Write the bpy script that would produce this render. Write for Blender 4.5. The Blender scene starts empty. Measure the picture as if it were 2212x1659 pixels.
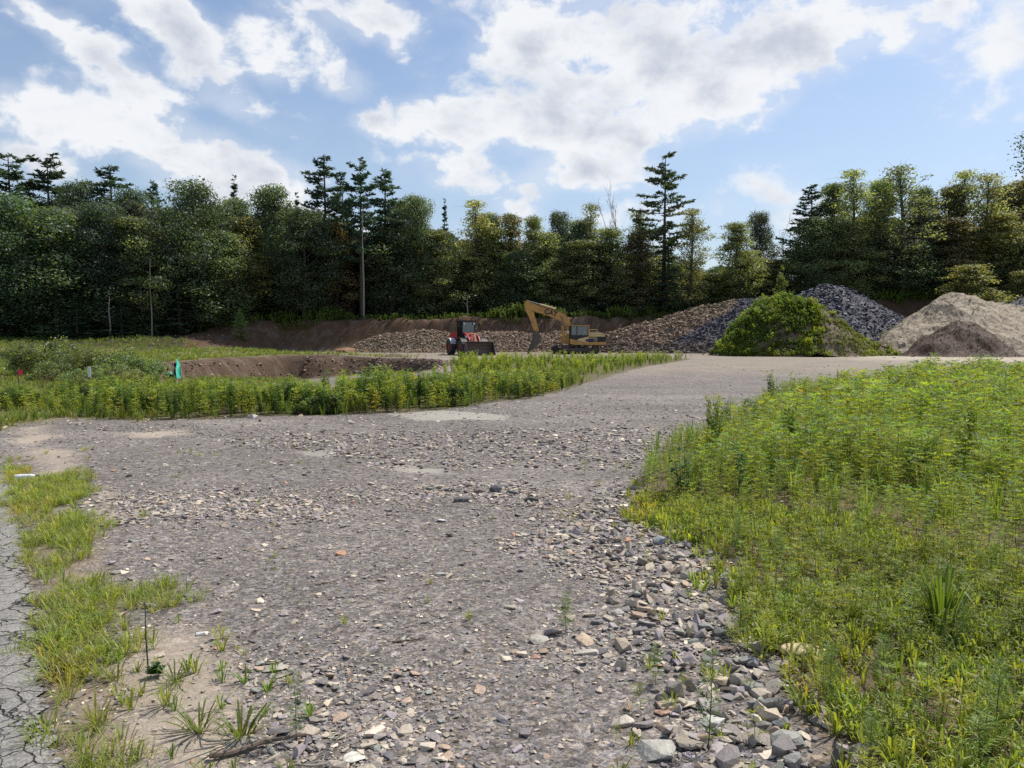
import bpy, bmesh, math, random
import numpy as np
from math import radians as rad, sin, cos, pi
from mathutils import Vector, Matrix

S = bpy.context.scene
COL = S.collection

# ------------------------------------------------------------------ camera
F_PX, CX, CY, PITCH, EYE = 1590.0, 1106.0, 829.5, rad(3.57), 1.6
cam_data = bpy.data.cameras.new('camera')
cam_data.sensor_width = 36.0
cam_data.lens = 36.0 * F_PX / 2212.0
cam_data.clip_start = 0.05
cam_data.clip_end = 5000
cam = bpy.data.objects.new('camera', cam_data)
cam.location = (0, 0, EYE)
cam.rotation_euler = (rad(90) - PITCH, 0, 0)
COL.objects.link(cam)
S.camera = cam

SUN_AZ, SUN_EL = rad(50), rad(54)          # to the right of straight ahead, high


def ray(px, py):
    cx = (px - CX) / F_PX
    cy = (CY - py) / F_PX
    return cx, cos(PITCH) + cy * sin(PITCH), -sin(PITCH) + cy * cos(PITCH)


def at(px, py, d=None, z=0.0):
    """a world point from a direction of view, at distance d or on the level z"""
    x, y, zz = ray(px, py)
    s = d / y if d is not None else (z - EYE) / zz
    return np.array([x * s, y * s, EYE + zz * s])


def zat(py, d):
    return at(CX, py, d)[2]


# ------------------------------------------------------------------ world
W = bpy.data.worlds.new('World')
S.world = W
W.use_nodes = True
nt = W.node_tree
nt.nodes.clear()


class NT:
    def __init__(self, t):
        self.t = t

    def n(self, typ, **kw):
        nd = self.t.nodes.new(typ)
        for k, v in kw.items():
            setattr(nd, k, v)
        return nd

    def link(self, a, b):
        self.t.links.new(a, b)

    def put(self, sock, v):
        if isinstance(v, bpy.types.NodeSocket):
            self.t.links.new(v, sock)
        else:
            sock.default_value = v

    def math(self, op, a, b=None, c=None, clamp=False):
        nd = self.n('ShaderNodeMath', operation=op, use_clamp=clamp)
        self.put(nd.inputs[0], a)
        if b is not None:
            self.put(nd.inputs[1], b)
        if c is not None:
            self.put(nd.inputs[2], c)
        return nd.outputs[0]

    def mix(self, fac, a, b, blend='MIX'):
        nd = self.n('ShaderNodeMix', data_type='RGBA', blend_type=blend)
        self.put(nd.inputs[0], fac)
        self.put(nd.inputs[6], a)
        self.put(nd.inputs[7], b)
        return nd.outputs[2]

    def rng(self, v, a, b, c=0.0, d=1.0, smooth=False):
        nd = self.n('ShaderNodeMapRange', interpolation_type='SMOOTHSTEP' if smooth else 'LINEAR')
        self.put(nd.inputs[0], v)
        for i, q in enumerate((a, b, c, d)):
            self.put(nd.inputs[1 + i], q)
        return nd.outputs[0]

    def noise(self, vec, scale, detail=4, rough=0.55, dist=0.0):
        nd = self.n('ShaderNodeTexNoise')
        if vec is not None:
            self.put(nd.inputs['Vector'], vec)
        nd.inputs['Scale'].default_value = scale
        nd.inputs['Detail'].default_value = detail
        nd.inputs['Roughness'].default_value = rough
        nd.inputs['Distortion'].default_value = dist
        return nd


w = NT(nt)
tc = w.n('ShaderNodeTexCoord')
D = tc.outputs['Generated']
sky = w.n('ShaderNodeTexSky', sky_type='NISHITA')
sky.sun_disc = False
sky.sun_elevation = SUN_EL
sky.sun_rotation = SUN_AZ
sky.altitude = 100
sky.air_density = 1.15
sky.dust_density = 1.3
sky.ozone_density = 1.6
sep = w.n('ShaderNodeSeparateXYZ')
w.link(D, sep.inputs[0])
az = w.math('ARCTAN2', sep.outputs[0], sep.outputs[1])
el = w.math('ARCSINE', sep.outputs[2])
# streak coordinate of a flat cloud layer overhead, for the wispy texture
comb = w.n('ShaderNodeCombineXYZ')
warp = w.noise(D, 5.0, 5, 0.55)
wsub = w.n('ShaderNodeVectorMath', operation='SUBTRACT')
w.link(warp.outputs['Color'], wsub.inputs[0])
wsub.inputs[1].default_value = (0.5, 0.5, 0.5)
w.link(az, comb.inputs[0])
w.link(el, comb.inputs[1])
wmul = w.n('ShaderNodeVectorMath', operation='MULTIPLY_ADD')
w.link(wsub.outputs[0], wmul.inputs[0])
wmul.inputs[1].default_value = (0.13, 0.10, 0)
w.link(comb.outputs[0], wmul.inputs[2])
AE = wmul.outputs[0]

# clouds: centre and half size in photo pixels, tilt in degrees, weight
BLOBS = [
    (140, 70, 185, 60, -30, 1.0), (235, 160, 110, 60, -25, .9), (40, 20, 90, 40, -20, .6),
    (110, 262, 210, 62, -12, 1.0), (430, 345, 330, 84, -13, 1.1), (250, 300, 170, 55, -15, .8), (600, 375, 140, 45, -10, .8),
    (370, 50, 190, 62, -28, .95), (565, 130, 100, 72, -30, .85), (480, 218, 125, 46, -20, .75), (350, 190, 60, 25, -15, .45),
    (740, 35, 230, 62, -12, 1.0), (835, 110, 75, 40, -30, .8), (730, 188, 95, 50, -12, .8), (960, 150, 40, 16, 0, .25),
    (1190, 100, 210, 110, 10, 1.1), (1420, 90, 300, 150, 0, 1.2), (1700, 90, 330, 130, 8, 1.2), (1930, 50, 215, 85, 18, 1.05),
    (1550, 210, 240, 95, 12, 1.05), (1250, 255, 260, 110, 8, 1.1), (1010, 275, 200, 75, 0, .95), (840, 292, 110, 45, -5, .8),
    (1230, 375, 200, 60, 8, .9), (1000, 375, 150, 45, -10, .65), (1130, 445, 110, 32, 0, .6), (2200, 385, 40, 30, 0, .8),
    (1650, 240, 130, 50, 20, .7), (900, 190, 90, 18, 0, .2), (860, 430, 140, 40, 0, .3), (1060, 400, 300, 65, 0, .55), (430, 120, 140, 80, -30, .6), (300, 225, 130, 50, -15, .6), (640, 60, 120, 60, -20, .6), (30, 330, 120, 50, 0, .5),
]


def azel(px, py):
    x, y, z = ray(px, py)
    return math.atan2(x, y), math.asin(z / math.sqrt(x * x + y * y + z * z))


acc = None
for (px, py, rx, ry, t, wt) in BLOBS:
    a0, e0 = azel(px, py)
    k = 1 / F_PX
    mp = w.n('ShaderNodeMapping', vector_type='TEXTURE')
    w.link(AE, mp.inputs[0])
    mp.inputs['Location'].default_value = (a0, e0, 0)
    mp.inputs['Rotation'].default_value = (0, 0, rad(t))
    shrink = cos(a0) ** 1.2 * cos(e0)
    mp.inputs['Scale'].default_value = ((1.45 if px < 780 else 1.28) * rx * k * shrink, (1.5 if px < 780 else 1.28) * ry * k * shrink, 1)
    ln = w.n('ShaderNodeVectorMath', operation='LENGTH')
    w.link(mp.outputs[0], ln.inputs[0])
    v = w.rng(ln.outputs['Value'], 0.0, 1.0, wt, 0.0, smooth=True)
    acc = v if acc is None else w.math('SMOOTH_MAX', acc, v, 0.25)
# beyond the picture: scattered clouds high up and behind
high = w.math('ADD', w.rng(el, rad(34), rad(46), 0, .5), w.rng(sep.outputs[1], .35, .05, 0, .5))
acc = w.math('MAXIMUM', acc, w.math('MINIMUM', high, .12))
smap = w.n('ShaderNodeMapping')
w.link(D, smap.inputs[0])
smap.inputs['Scale'].default_value = (1, 1, 1.5)
fb = w.noise(smap.outputs[0], 6.5, 9, 0.56, 0.25)
fb2 = w.noise(smap.outputs[0], 22, 6, 0.6, 0.3)
amp = w.rng(acc, 0.0, 0.45, 0.38, 1.0)
dens = w.math('ADD', acc, w.math('MULTIPLY', amp, w.math('MULTIPLY', w.math('SUBTRACT', fb.outputs['Fac'], 0.5), 3.3)))
dens = w.math('ADD', dens, w.math('MULTIPLY', amp, w.math('MULTIPLY', w.math('SUBTRACT', fb2.outputs['Fac'], 0.5), 1.6)))
cover = w.rng(dens, 0.17, 0.68, 0, 1, smooth=True)
veil = w.rng(w.math('ADD', acc, w.math('MULTIPLY', w.math('SUBTRACT', fb.outputs['Fac'], 0.5), 1.5)), 0.05, 0.65, 0, 0.36, smooth=True)
cover = w.math('MAXIMUM', cover, veil)
# thick cores of backlit clouds are greyer than their edges
sh = w.noise(smap.outputs[0], 9, 6, 0.55)
core = w.rng(w.math('ADD', dens, w.math('MULTIPLY', w.math('SUBTRACT', sh.outputs['Fac'], 0.5), 3.6)), 0.35, 2.1, 0, 1, smooth=True)
edge_c = (9.2, 9.35, 9.6, 1)
core_c = (5.3, 5.8, 6.8, 1)
cl = w.mix(core, edge_c, core_c)
haze_v = w.rng(el, rad(2), rad(34), 0.38, 0.02)
blue = w.mix(1.0, sky.outputs[0], (1.08, 1.16, 1.28, 1), 'MULTIPLY')
skyc = w.mix(haze_v, blue, (6.3, 7.4, 8.8, 1))
fin = w.mix(w.math('MULTIPLY', cover, 0.96), skyc, cl)
bg = w.n('ShaderNodeBackground')
w.link(fin, bg.inputs[0])
bg.inputs[1].default_value = 0.10
wo = w.n('ShaderNodeOutputWorld')
w.link(bg.outputs[0], wo.inputs[0])
W.cycles.sampling_method = 'MANUAL'
W.cycles.sample_map_resolution = 512

sd = bpy.data.lights.new('sun', 'SUN')
sd.energy = 5.0
sd.angle = rad(0.53)
sd.color = (1.0, 0.955, 0.88)
sun = bpy.data.objects.new('sun', sd)
dirv = Vector((sin(SUN_AZ) * cos(SUN_EL), cos(SUN_AZ) * cos(SUN_EL), sin(SUN_EL)))
sun.rotation_euler = dirv.to_track_quat('Z', 'Y').to_euler()
sun.location = dirv * 100
COL.objects.link(sun)

S.view_settings.view_transform = 'Standard'
S.view_settings.look = 'None'
S.view_settings.exposure = 0.0
S.view_settings.gamma = 1.0
S.render.engine = 'CYCLES'
S.cycles.max_bounces = 6
S.cycles.diffuse_bounces = 3
S.cycles.glossy_bounces = 2
S.cycles.transmission_bounces = 4
S.cycles.transparent_max_bounces = 8
S.cycles.sample_clamp_indirect = 6
S.cycles.use_denoising = False

# ------------------------------------------------------------------ numpy helpers
RS = np.random.RandomState


def _h(ix, iy, seed):
    n = (ix.astype(np.int64) * 374761393 + iy.astype(np.int64) * 668265263 + seed * 1442695041) & 0x7fffffff
    n = ((n ^ (n >> 13)) * 1274126177) & 0x7fffffff
    n = (n ^ (n >> 16)) & 0xffffff
    return n / float(0xffffff)


def vnoise(x, y, seed=0):
    x = np.asarray(x, float)
    y = np.asarray(y, float)
    ix, iy = np.floor(x), np.floor(y)
    fx, fy = x - ix, y - iy
    fx = fx * fx * (3 - 2 * fx)
    fy = fy * fy * (3 - 2 * fy)
    a, b = _h(ix, iy, seed), _h(ix + 1, iy, seed)
    c, d = _h(ix, iy + 1, seed), _h(ix + 1, iy + 1, seed)
    return (a * (1 - fx) + b * fx) * (1 - fy) + (c * (1 - fx) + d * fx) * fy


def fbm(x, y, scale=1.0, octv=4, seed=0, gain=.5):
    x = np.asarray(x, float) * scale
    y = np.asarray(y, float) * scale
    s, a, t = 0.0, 1.0, 0.0
    for o in range(octv):
        s = s + a * (vnoise(x + o * 17.3, y - o * 9.1, seed + o) - .5)
        t += a * .5
        a *= gain
        x, y = x * 2.03, y * 2.03
    return s / t            # about -1..1


def sstep(v, a, b):
    t = np.clip((v - a) / (b - a), 0, 1)
    return t * t * (3 - 2 * t)


def poly_sd(x, y, poly):
    """signed distance, positive inside"""
    x = np.asarray(x, float)
    y = np.asarray(y, float)
    best = np.full(x.shape, 1e9)
    ins = np.zeros(x.shape, bool)
    n = len(poly)
    for i in range(n):
        x0, y0 = poly[i][:2]
        x1, y1 = poly[(i + 1) % n][:2]
        dx, dy = x1 - x0, y1 - y0
        L = dx * dx + dy * dy + 1e-12
        t = np.clip(((x - x0) * dx + (y - y0) * dy) / L, 0, 1)
        best = np.minimum(best, np.hypot(x - x0 - t * dx, y - y0 - t * dy))
        if abs(dy) > 1e-9:
            c = ((y0 > y) != (y1 > y)) & (x < dx * (y - y0) / dy + x0)
            ins ^= c
    return np.where(ins, best, -best)


def gp(pts):
    return [tuple(at(a, b)[:2]) for a, b in pts]


# ------------------------------------------------------------------ the lie of the land
ASPH = [(-9, -3), (-3.02, -3), tuple(at(175, 2400)[:2])] + gp([(106, 1659), (92, 1552), (60, 1355), (34, 1176), (16, 1059), (2, 1000)]) + [(-8.6, 11.8), (-12.6, 17), (-22, 18)]
GRASSL = gp([(106, 1659), (60, 1355), (34, 1176), (16, 1059), (2, 1000), (45, 985), (60, 1045), (160, 1015), (180, 1060), (135, 1105), (180, 1130),
             (215, 1170), (242, 1230), (245, 1262), (345, 1272), (350, 1292), (235, 1335), (190, 1420), (245, 1500), (235, 1570), (300, 1659)]) + [tuple(at(330, 2100)[:2]), tuple(at(160, 2100)[:2])]
SAND = [gp([(200, 1650), (225, 1560), (205, 1450), (330, 1350), (450, 1370), (540, 1440), (600, 1540), (600, 1659), (420, 1800)]),
        gp([(20, 925), (110, 918), (130, 945), (60, 965), (20, 955)]), gp([(50, 965), (180, 970), (200, 1010), (120, 1050), (60, 1040)]),
        gp([(250, 935), (400, 925), (420, 938), (300, 950)]), gp([(230, 1050), (175, 1110), (210, 1145), (300, 1120)]),
        gp([(830, 893), (960, 885), (1090, 895), (1090, 906), (900, 908)]), gp([(640, 978), (720, 972), (720, 985), (650, 986)]), gp([(840, 1008), (960, 1010), (955, 1022), (870, 1018)])]
FIELD = gp([(1492, 948), (1590, 893), (1678, 852), (1900, 832), (2212, 818), (3300, 815)]) + [(40, 12), (14, -3), (1.6, -3)] + \
    gp([(1850, 2000), (1790, 1659), (1715, 1560), (1655, 1460), (1580, 1385), (1535, 1290), (1490, 1195), (1350, 1118), (1375, 1035), (1425, 975)])
TALL = gp([(1492, 948), (1590, 893), (1678, 852), (1900, 832), (2212, 818), (3300, 815)]) + [(16, 5.2)] + \
    gp([(2230, 1215), (1980, 1175), (1880, 1120), (1700, 1105), (1550, 1085), (1370, 1068), (1375, 1035), (1425, 975)])
HEDGE = gp([(140, 900), (300, 912), (470, 905), (640, 900), (900, 890), (1000, 880), (1080, 868), (1150, 862), (1250, 835), (1330, 810), (1400, 792), (1500, 775)]) + \
    [(14, 58), (-4, 52), (-2.5, 27), (-5, 21), (-10, 20.5), (-13, 22), (-14, 17)]
MEADOW = gp([(-500, 990), (0, 940), (60, 915), (140, 905), (300, 914)]) + [(-5, 21), (-7, 26), (-12, 37), (-13, 52), (-14, 62), (-26, 66), (-34, 80), (-90, 80), (-90, 12)]
KNOLL = [(-13.5, 30), (-14, 52), (-20, 54), (-28, 50), (-27, 34)]
PATCHES = [gp([(480, 950), (700, 935), (1440, 925), (1440, 1000), (1300, 1015), (800, 1005), (700, 975), (500, 965)]),
           gp([(180, 1085), (400, 1060), (720, 1100), (700, 1125), (250, 1125)]),
           gp([(780, 1075), (990, 1035), (1210, 1060), (1210, 1090), (1000, 1065)]),
           gp([(1130, 1180), (1290, 1060), (1400, 1010), (1360, 1110), (1500, 1190), (1560, 1300), (1480, 1330), (1240, 1260)]),
           gp([(1110, 1390), (1300, 1290), (1560, 1330), (1690, 1460), (1800, 1659), (1760, 1900), (1330, 1800), (1330, 1620), (1400, 1480)]),
           gp([(420, 1460), (700, 1440), (820, 1560), (1300, 1640), (1400, 1900), (500, 1900), (600, 1560)]), ]
PITC = (-11.2, 43.0)
BANK_PX = [-3000, 0, 250, 420, 520, 600, 900, 1370, 1500, 1650, 1900, 2212, 4000]
BANK_PY = [735, 735, 730, 716, 700, 694, 690, 684, 668, 652, 640, 628, 620]


def ground(x, y):
    x = np.asarray(x, float)
    y = np.asarray(y, float)
    d = np.maximum(y, 1.0)
    px = CX + F_PX * x / np.maximum(d, 8)
    # plateau with the woods
    top = EYE + (730.3 - np.interp(px, BANK_PX, BANK_PY)) * 93.0 / F_PX
    start = np.interp(px, [-2000, 0, 300, 600, 1300, 1600, 2212, 5000], [58, 58, 64, 86, 87, 88, 84, 80])
    end = np.interp(px, [-2000, 0, 300, 600, 1300, 1600, 2212, 5000], [80, 80, 84, 90, 90.5, 96, 96, 96])
    wob = 1.2 * fbm(x, y, .12, 3, 5)
    z = top * sstep(y + wob, start, end)
    z = z + .35 * fbm(x, y, .09, 3, 11) * sstep(y, 88, 100)
    mid = sstep(y + wob, start - 1, start + 1) * (1 - sstep(y + wob, end, end + 2))
    z = z + mid * (.45 * fbm(x, y * .4, .45, 4, 27, .6))
    # dug pit with its spoil bank
    e = np.hypot((x - PITC[0]) / 7.6, (y - PITC[1]) / 13.5) + .12 * fbm(x, y, .25, 3, 21)
    z = z - (2.2 + .9 * fbm(x * 1.3, y * .35, .5, 4, 26, .6)) * sstep(-e, -1.03, -.78)
    rim = np.exp(-((e - 1.13) / .16) ** 2)
    z = z + rim * (.08 + .22 * sstep(-x, 9.5, 15)) * sstep(y, 34, 40)
    # grassy knoll left of the pit
    z = z + .62 * np.exp(-(((x + 24) / 6.5) ** 2 + ((y - 60) / 6) ** 2))
    # small undulations of the yard
    near = 1 - sstep(y, 60, 80)
    z = z + near * .035 * fbm(x, y, .35, 3, 2) * sstep(y, 3, 8)
    # cross fall at the verge, soft lumps under the weeds
    z = z + .07 * fbm(x, y, .9, 3, 8) * sstep(poly_sd(x, y, FIELD), 0, 1.2)
    return z


def gz(x, y):
    return float(ground(np.array([x]), np.array([y]))[0])


# ------------------------------------------------------------------ mesh building
def make_mesh(name, V, L, ST, cols=None, smooth=False):
    me = bpy.data.meshes.new(name)
    V = np.ascontiguousarray(V, dtype=np.float32)
    L = np.ascontiguousarray(L, dtype=np.int32)
    ST = np.ascontiguousarray(ST, dtype=np.int32)
    me.vertices.add(len(V))
    me.vertices.foreach_set('co', V.ravel())
    me.loops.add(len(L))
    me.loops.foreach_set('vertex_index', L)
    me.polygons.add(len(ST))
    me.polygons.foreach_set('loop_start', ST)
    me.polygons.foreach_set('use_smooth', np.full(len(ST), smooth))
    if cols is not None:
        a = me.color_attributes.new('Col', 'FLOAT_COLOR', 'POINT')
        c = np.ones((len(V), 4), np.float32)
        c[:, :cols.shape[1]] = cols
        a.data.foreach_set('color', c.ravel())
    me.update(calc_edges=True)
    return me


class T:
    """a small template: vertices, loops, face sizes, colours"""
    def __init__(self, V, L, N, C):
        self.V, self.L, self.N, self.C = np.array(V, float), np.array(L, int), np.array(N, int), np.array(C, float)


def join(ts):
    V, L, N, C, o = [], [], [], [], 0
    for t in ts:
        V.append(t.V)
        L.append(t.L + o)
        N.append(t.N)
        C.append(t.C)
        o += len(t.V)
    return T(np.concatenate(V), np.concatenate(L), np.concatenate(N), np.concatenate(C))


def t_mesh(name, t, smooth=False):
    return make_mesh(name, t.V, t.L, np.concatenate([[0], np.cumsum(t.N)[:-1]]), t.C, smooth)


def scatter(temps, pos, yaw, scale, tint, tilt=None, tdir=None, which=None, rs=None):
    """merge copies of templates into one template"""
    rs = rs or RS(1)
    n = len(pos)
    if which is None:
        which = rs.randint(0, len(temps), n)
    scale = np.asarray(scale, float)
    if scale.ndim == 1:
        scale = np.repeat(scale[:, None], 3, 1)
    out = []
    for k, t in enumerate(temps):
        m = which == k
        c = int(m.sum())
        if not c:
            continue
        v = t.V[None] * scale[m][:, None, :]
        a = yaw[m][:, None]
        x = v[..., 0] * np.cos(a) - v[..., 1] * np.sin(a)
        y = v[..., 0] * np.sin(a) + v[..., 1] * np.cos(a)
        z = v[..., 2]
        if tilt is not None:
            b = tdir[m][:, None]
            tt = tilt[m][:, None]
            u = x * np.cos(b) + y * np.sin(b)
            q = -x * np.sin(b) + y * np.cos(b)
            u2 = u * np.cos(tt) + z * np.sin(tt)
            z = -u * np.sin(tt) + z * np.cos(tt)
            x = u2 * np.cos(b) - q * np.sin(b)
            y = u2 * np.sin(b) + q * np.cos(b)
        V = np.stack([x, y, z], -1) + pos[m][:, None, :]
        nv = len(t.V)
        L = (t.L[None] + (np.arange(c) * nv)[:, None]).ravel()
        C = np.clip(t.C[None] * tint[m][:, None, :], 0, 1)
        out.append(T(V.reshape(-1, 3), L, np.tile(t.N, c), C.reshape(-1, 3)))
    return join(out)


def diamonds(P, U, Vv, a, b, C):
    """leaf faces: centre P, axes U, Vv, half length a, half width b"""
    n = len(P)
    a = np.broadcast_to(a, n)[:, None]
    b = np.broadcast_to(b, n)[:, None]
    V = np.stack([P - a * U, P + b * Vv - .15 * a * U, P + a * U, P - b * Vv - .15 * a * U], 1).reshape(-1, 3)
    return T(V, np.arange(4 * n), np.full(n, 4), np.repeat(C, 4, 0))


def frame_from(rs, n, up=.6):
    N = rs.normal(size=(n, 3))
    N /= np.linalg.norm(N, axis=1)[:, None]
    N[:, 2] += up * np.sign(N[:, 2] + .4)
    N /= np.linalg.norm(N, axis=1)[:, None]
    R = rs.normal(size=(n, 3))
    U = np.cross(N, R)
    U /= np.linalg.norm(U, axis=1)[:, None]
    return U, np.cross(N, U)


def tube(pts, radii, sides=5, col=(.1, .08, .06), close=True):
    pts = np.array(pts, float)
    n = len(pts)
    tan = np.gradient(pts, axis=0)
    tan /= np.linalg.norm(tan, axis=1)[:, None] + 1e-9
    ref = np.where(np.abs(tan[:, 2:3]) > .9, np.array([[1., 0, 0]]), np.array([[0, 0, 1.]]))
    u = np.cross(tan, ref)
    u /= np.linalg.norm(u, axis=1)[:, None] + 1e-9
    v = np.cross(tan, u)
    a = np.arange(sides) / sides * 2 * pi
    r = np.array(radii, float)[:, None, None]
    V = pts[:, None] + r * (np.cos(a)[None, :, None] * u[:, None] + np.sin(a)[None, :, None] * v[:, None])
    L = []
    N = []
    for i in range(n - 1):
        for j in range(sides):
            k = (j + 1) % sides
            L += [i * sides + j, i * sides + k, (i + 1) * sides + k, (i + 1) * sides + j]
            N.append(4)
    if close:
        L += list(range(sides))[::-1]
        N.append(sides)
        L += [(n - 1) * sides + j for j in range(sides)]
        N.append(sides)
    V = V.reshape(-1, 3)
    return T(V, L, N, np.tile(np.array(col), (len(V), 1)))


def hull(points, col=(1, 1, 1)):
    bm = bmesh.new()
    for p in points:
        bm.verts.new(p)
    r = bmesh.ops.convex_hull(bm, input=bm.verts)
    dead = [v for v in bm.verts if not v.link_faces]
    bmesh.ops.delete(bm, geom=dead, context='VERTS')
    bm.verts.ensure_lookup_table()
    bm.verts.index_update()
    V = np.array([v.co[:] for v in bm.verts])
    L, N = [], []
    for f in bm.faces:
        L += [v.index for v in f.verts]
        N.append(len(f.verts))
    bm.free()
    return T(V, L, N, np.tile(np.array(col), (len(V), 1)))


# ------------------------------------------------------------------ object bookkeeping
def tag(o, label=None, cat=None, group=None, kind=None):
    if label:
        o['label'] = label
    if cat:
        o['category'] = cat
    if group:
        o['group'] = group
    if kind:
        o['kind'] = kind
    return o


def ob(name, me, mat, parent=None):
    o = bpy.data.objects.new(name, me)
    COL.objects.link(o)
    if mat is not None and not me.materials:
        me.materials.append(mat)
    if parent is not None:
        o.parent = parent
    return o


def empty(name, loc, rz=0.0, label=None, cat=None, group=None):
    o = bpy.data.objects.new(name, None)
    COL.objects.link(o)
    o.location = loc
    o.rotation_euler = (0, 0, rz)
    o.empty_display_size = .2
    return tag(o, label, cat, group)


# ------------------------------------------------------------------ materials
def mat(name):
    m = bpy.data.materials.new(name)
    m.use_nodes = True
    m.node_tree.nodes.clear()
    return m, NT(m.node_tree)


def finish(m, h, shader):
    o = h.n('ShaderNodeOutputMaterial')
    h.link(shader, o.inputs[0])
    return m


def bump(h, height, strength=.5, dist=.01):
    b = h.n('ShaderNodeBump')
    b.inputs['Strength'].default_value = strength
    b.inputs['Distance'].default_value = dist
    h.put(b.inputs['Height'], height)
    return b.outputs[0]


def principled(h, color, rough=.8, metal=0., normal=None, spec=.3):
    p = h.n('ShaderNodeBsdfPrincipled')
    h.put(p.inputs['Base Color'], color)
    h.put(p.inputs['Roughness'], rough)
    p.inputs['Metallic'].default_value = metal
    p.inputs['Specular IOR Level'].default_value = spec
    if normal is not None:
        h.link(normal, p.inputs['Normal'])
    return p.outputs[0]


def m_leaf(name, trans=.45, tcol=(1.25, 1.35, .55, 1), objvar=.25, gloss=.05, mul=1.0):
    m, h = mat(name)
    c = h.n('ShaderNodeVertexColor', layer_name='Col').outputs[0]
    oi = h.n('ShaderNodeObjectInfo')
    k = h.rng(oi.outputs['Random'], 0, 1, mul * (1 - objvar), mul * (1 + objvar))
    cc = h.n('ShaderNodeVectorMath', operation='SCALE')
    h.link(c, cc.inputs[0])
    h.link(k, cc.inputs[3])
    hue = h.mix(h.rng(h.math('FRACT', h.math('MULTIPLY', oi.outputs['Random'], 7.31)), 0, 1, 0, 1 if objvar else 0), (1.12, 1.0, .95, 1) if objvar else (1, 1, 1, 1), (.86, 1.0, 1.06, 1))
    c = h.mix(1, cc.outputs[0], hue, 'MULTIPLY')
    d = h.n('ShaderNodeBsdfDiffuse')
    h.link(c, d.inputs[0])
    tr = h.n('ShaderNodeBsdfTranslucent')
    h.link(h.mix(1, c, tcol, 'MULTIPLY'), tr.inputs[0])
    mx = h.n('ShaderNodeMixShader')
    mx.inputs[0].default_value = trans
    h.link(d.outputs[0], mx.inputs[1])
    h.link(tr.outputs[0], mx.inputs[2])
    g = h.n('ShaderNodeBsdfGlossy')
    g.inputs['Roughness'].default_value = .5
    g.inputs[0].default_value = (.9, .95, 1, 1)
    m2 = h.n('ShaderNodeMixShader')
    m2.inputs[0].default_value = gloss
    h.link(mx.outputs[0], m2.inputs[1])
    h.link(g.outputs[0], m2.inputs[2])
    return finish(m, h, m2.outputs[0])


def m_stone(name, rough=.75, fine=90, amp=.35, bumps=.5, dist=.003, spec=.35):
    m, h = mat(name)
    c = h.n('ShaderNodeVertexColor', layer_name='Col').outputs[0]
    co = h.n('ShaderNodeTexCoord').outputs['Object']
    n1 = h.noise(co, fine, 4, .65)
    k = h.rng(n1.outputs['Fac'], .25, .75, 1 - amp, 1 + amp)
    cc = h.n('ShaderNodeVectorMath', operation='SCALE')
    h.link(c, cc.inputs[0])
    h.link(k, cc.inputs[3])
    return finish(m, h, principled(h, cc.outputs[0], rough, 0, bump(h, n1.outputs['Fac'], bumps, dist), spec))


def m_plain(name, color, rough=.6, metal=0., dirt=.3, scale=3., dirtcol=None, spec=.4, bumpd=0):
    m, h = mat(name)
    co = h.n('ShaderNodeTexCoord').outputs['Object']
    n1 = h.noise(co, scale, 6, .65)
    dc = dirtcol or tuple(x * .45 for x in color)
    f = h.rng(n1.outputs['Fac'], .42, .7, 0, dirt, smooth=True)
    c = h.mix(f, (*color, 1), (*dc, 1))
    nr = bump(h, n1.outputs['Fac'], .4, bumpd) if bumpd else None
    return finish(m, h, principled(h, c, rough, metal, nr, spec))


# ground: zone colour in the vertices, stone chips and grit from cells
def m_ground():
    m, h = mat('ground_soil')
    c = h.n('ShaderNodeVertexColor', layer_name='Col')
    g = c.outputs['Alpha']                      # how gravelly
    co = h.n('ShaderNodeTexCoord').outputs['Object']
    wn = h.noise(co, 9, 3, .6)
    wv = h.n('ShaderNodeVectorMath', operation='MULTIPLY_ADD')
    h.link(wn.outputs['Color'], wv.inputs[0])
    wv.inputs[1].default_value = (.03, .03, .03)
    h.link(co, wv.inputs[2])

    def cells(scale, sx=1.0):
        v = h.n('ShaderNodeTexVoronoi', feature='F1')
        h.link(wv.outputs[0], v.inputs['Vector'])
        v.inputs['Scale'].default_value = scale
        s = h.n('ShaderNodeSeparateColor')
        h.link(v.outputs['Color'], s.inputs[0])
        return v, s
    v1, s1 = cells(95)
    v2, s2 = cells(38)
    v3, s3 = cells(17)
    k1 = h.rng(s1.outputs[0], 0, 1, .50, 1.5)
    k2 = h.rng(s2.outputs[0], 0, 1, .62, 1.42)
    bigm = h.rng(s3.outputs[1], .62, .72, 0, 1)
    k3 = h.math('ADD', 1, h.math('MULTIPLY', bigm, h.rng(s3.outputs[0], 0, 1, -.35, .55)))
    k = h.math('MULTIPLY', h.math('MULTIPLY', k1, k2), k3)
    big = h.noise(co, .45, 5, .6)
    kb = h.rng(big.outputs['Fac'], .3, .7, .86, 1.14)
    fine = h.noise(co, 160, 3, .7)
    kf = h.rng(fine.outputs['Fac'], .3, .7, .72, 1.28)
    kk = h.mix(g, kf, k)
    kk = h.mix(1, kk, kb, 'MULTIPLY')
    tintn = h.mix(h.math('MULTIPLY', g, .55), (1, 1, 1, 1), h.mix(s2.outputs[2], (.86, .92, 1.12, 1), (1.16, 1.0, .84, 1)))
    col = h.mix(1, h.mix(1, c.outputs[0], kk, 'MULTIPLY'), tintn, 'MULTIPLY')
    hb = h.math('ADD', h.math('MULTIPLY', v1.outputs['Distance'], -.35), h.math('MULTIPLY', s2.outputs[1], .6))
    hb = h.math('MULTIPLY', hb, g)
    hb = h.math('ADD', hb, h.math('MULTIPLY', fine.outputs['Fac'], .5))
    return finish(m, h, principled(h, col, .88, 0, bump(h, hb, .8, .012), .2))


M_GROUND = m_ground()


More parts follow.
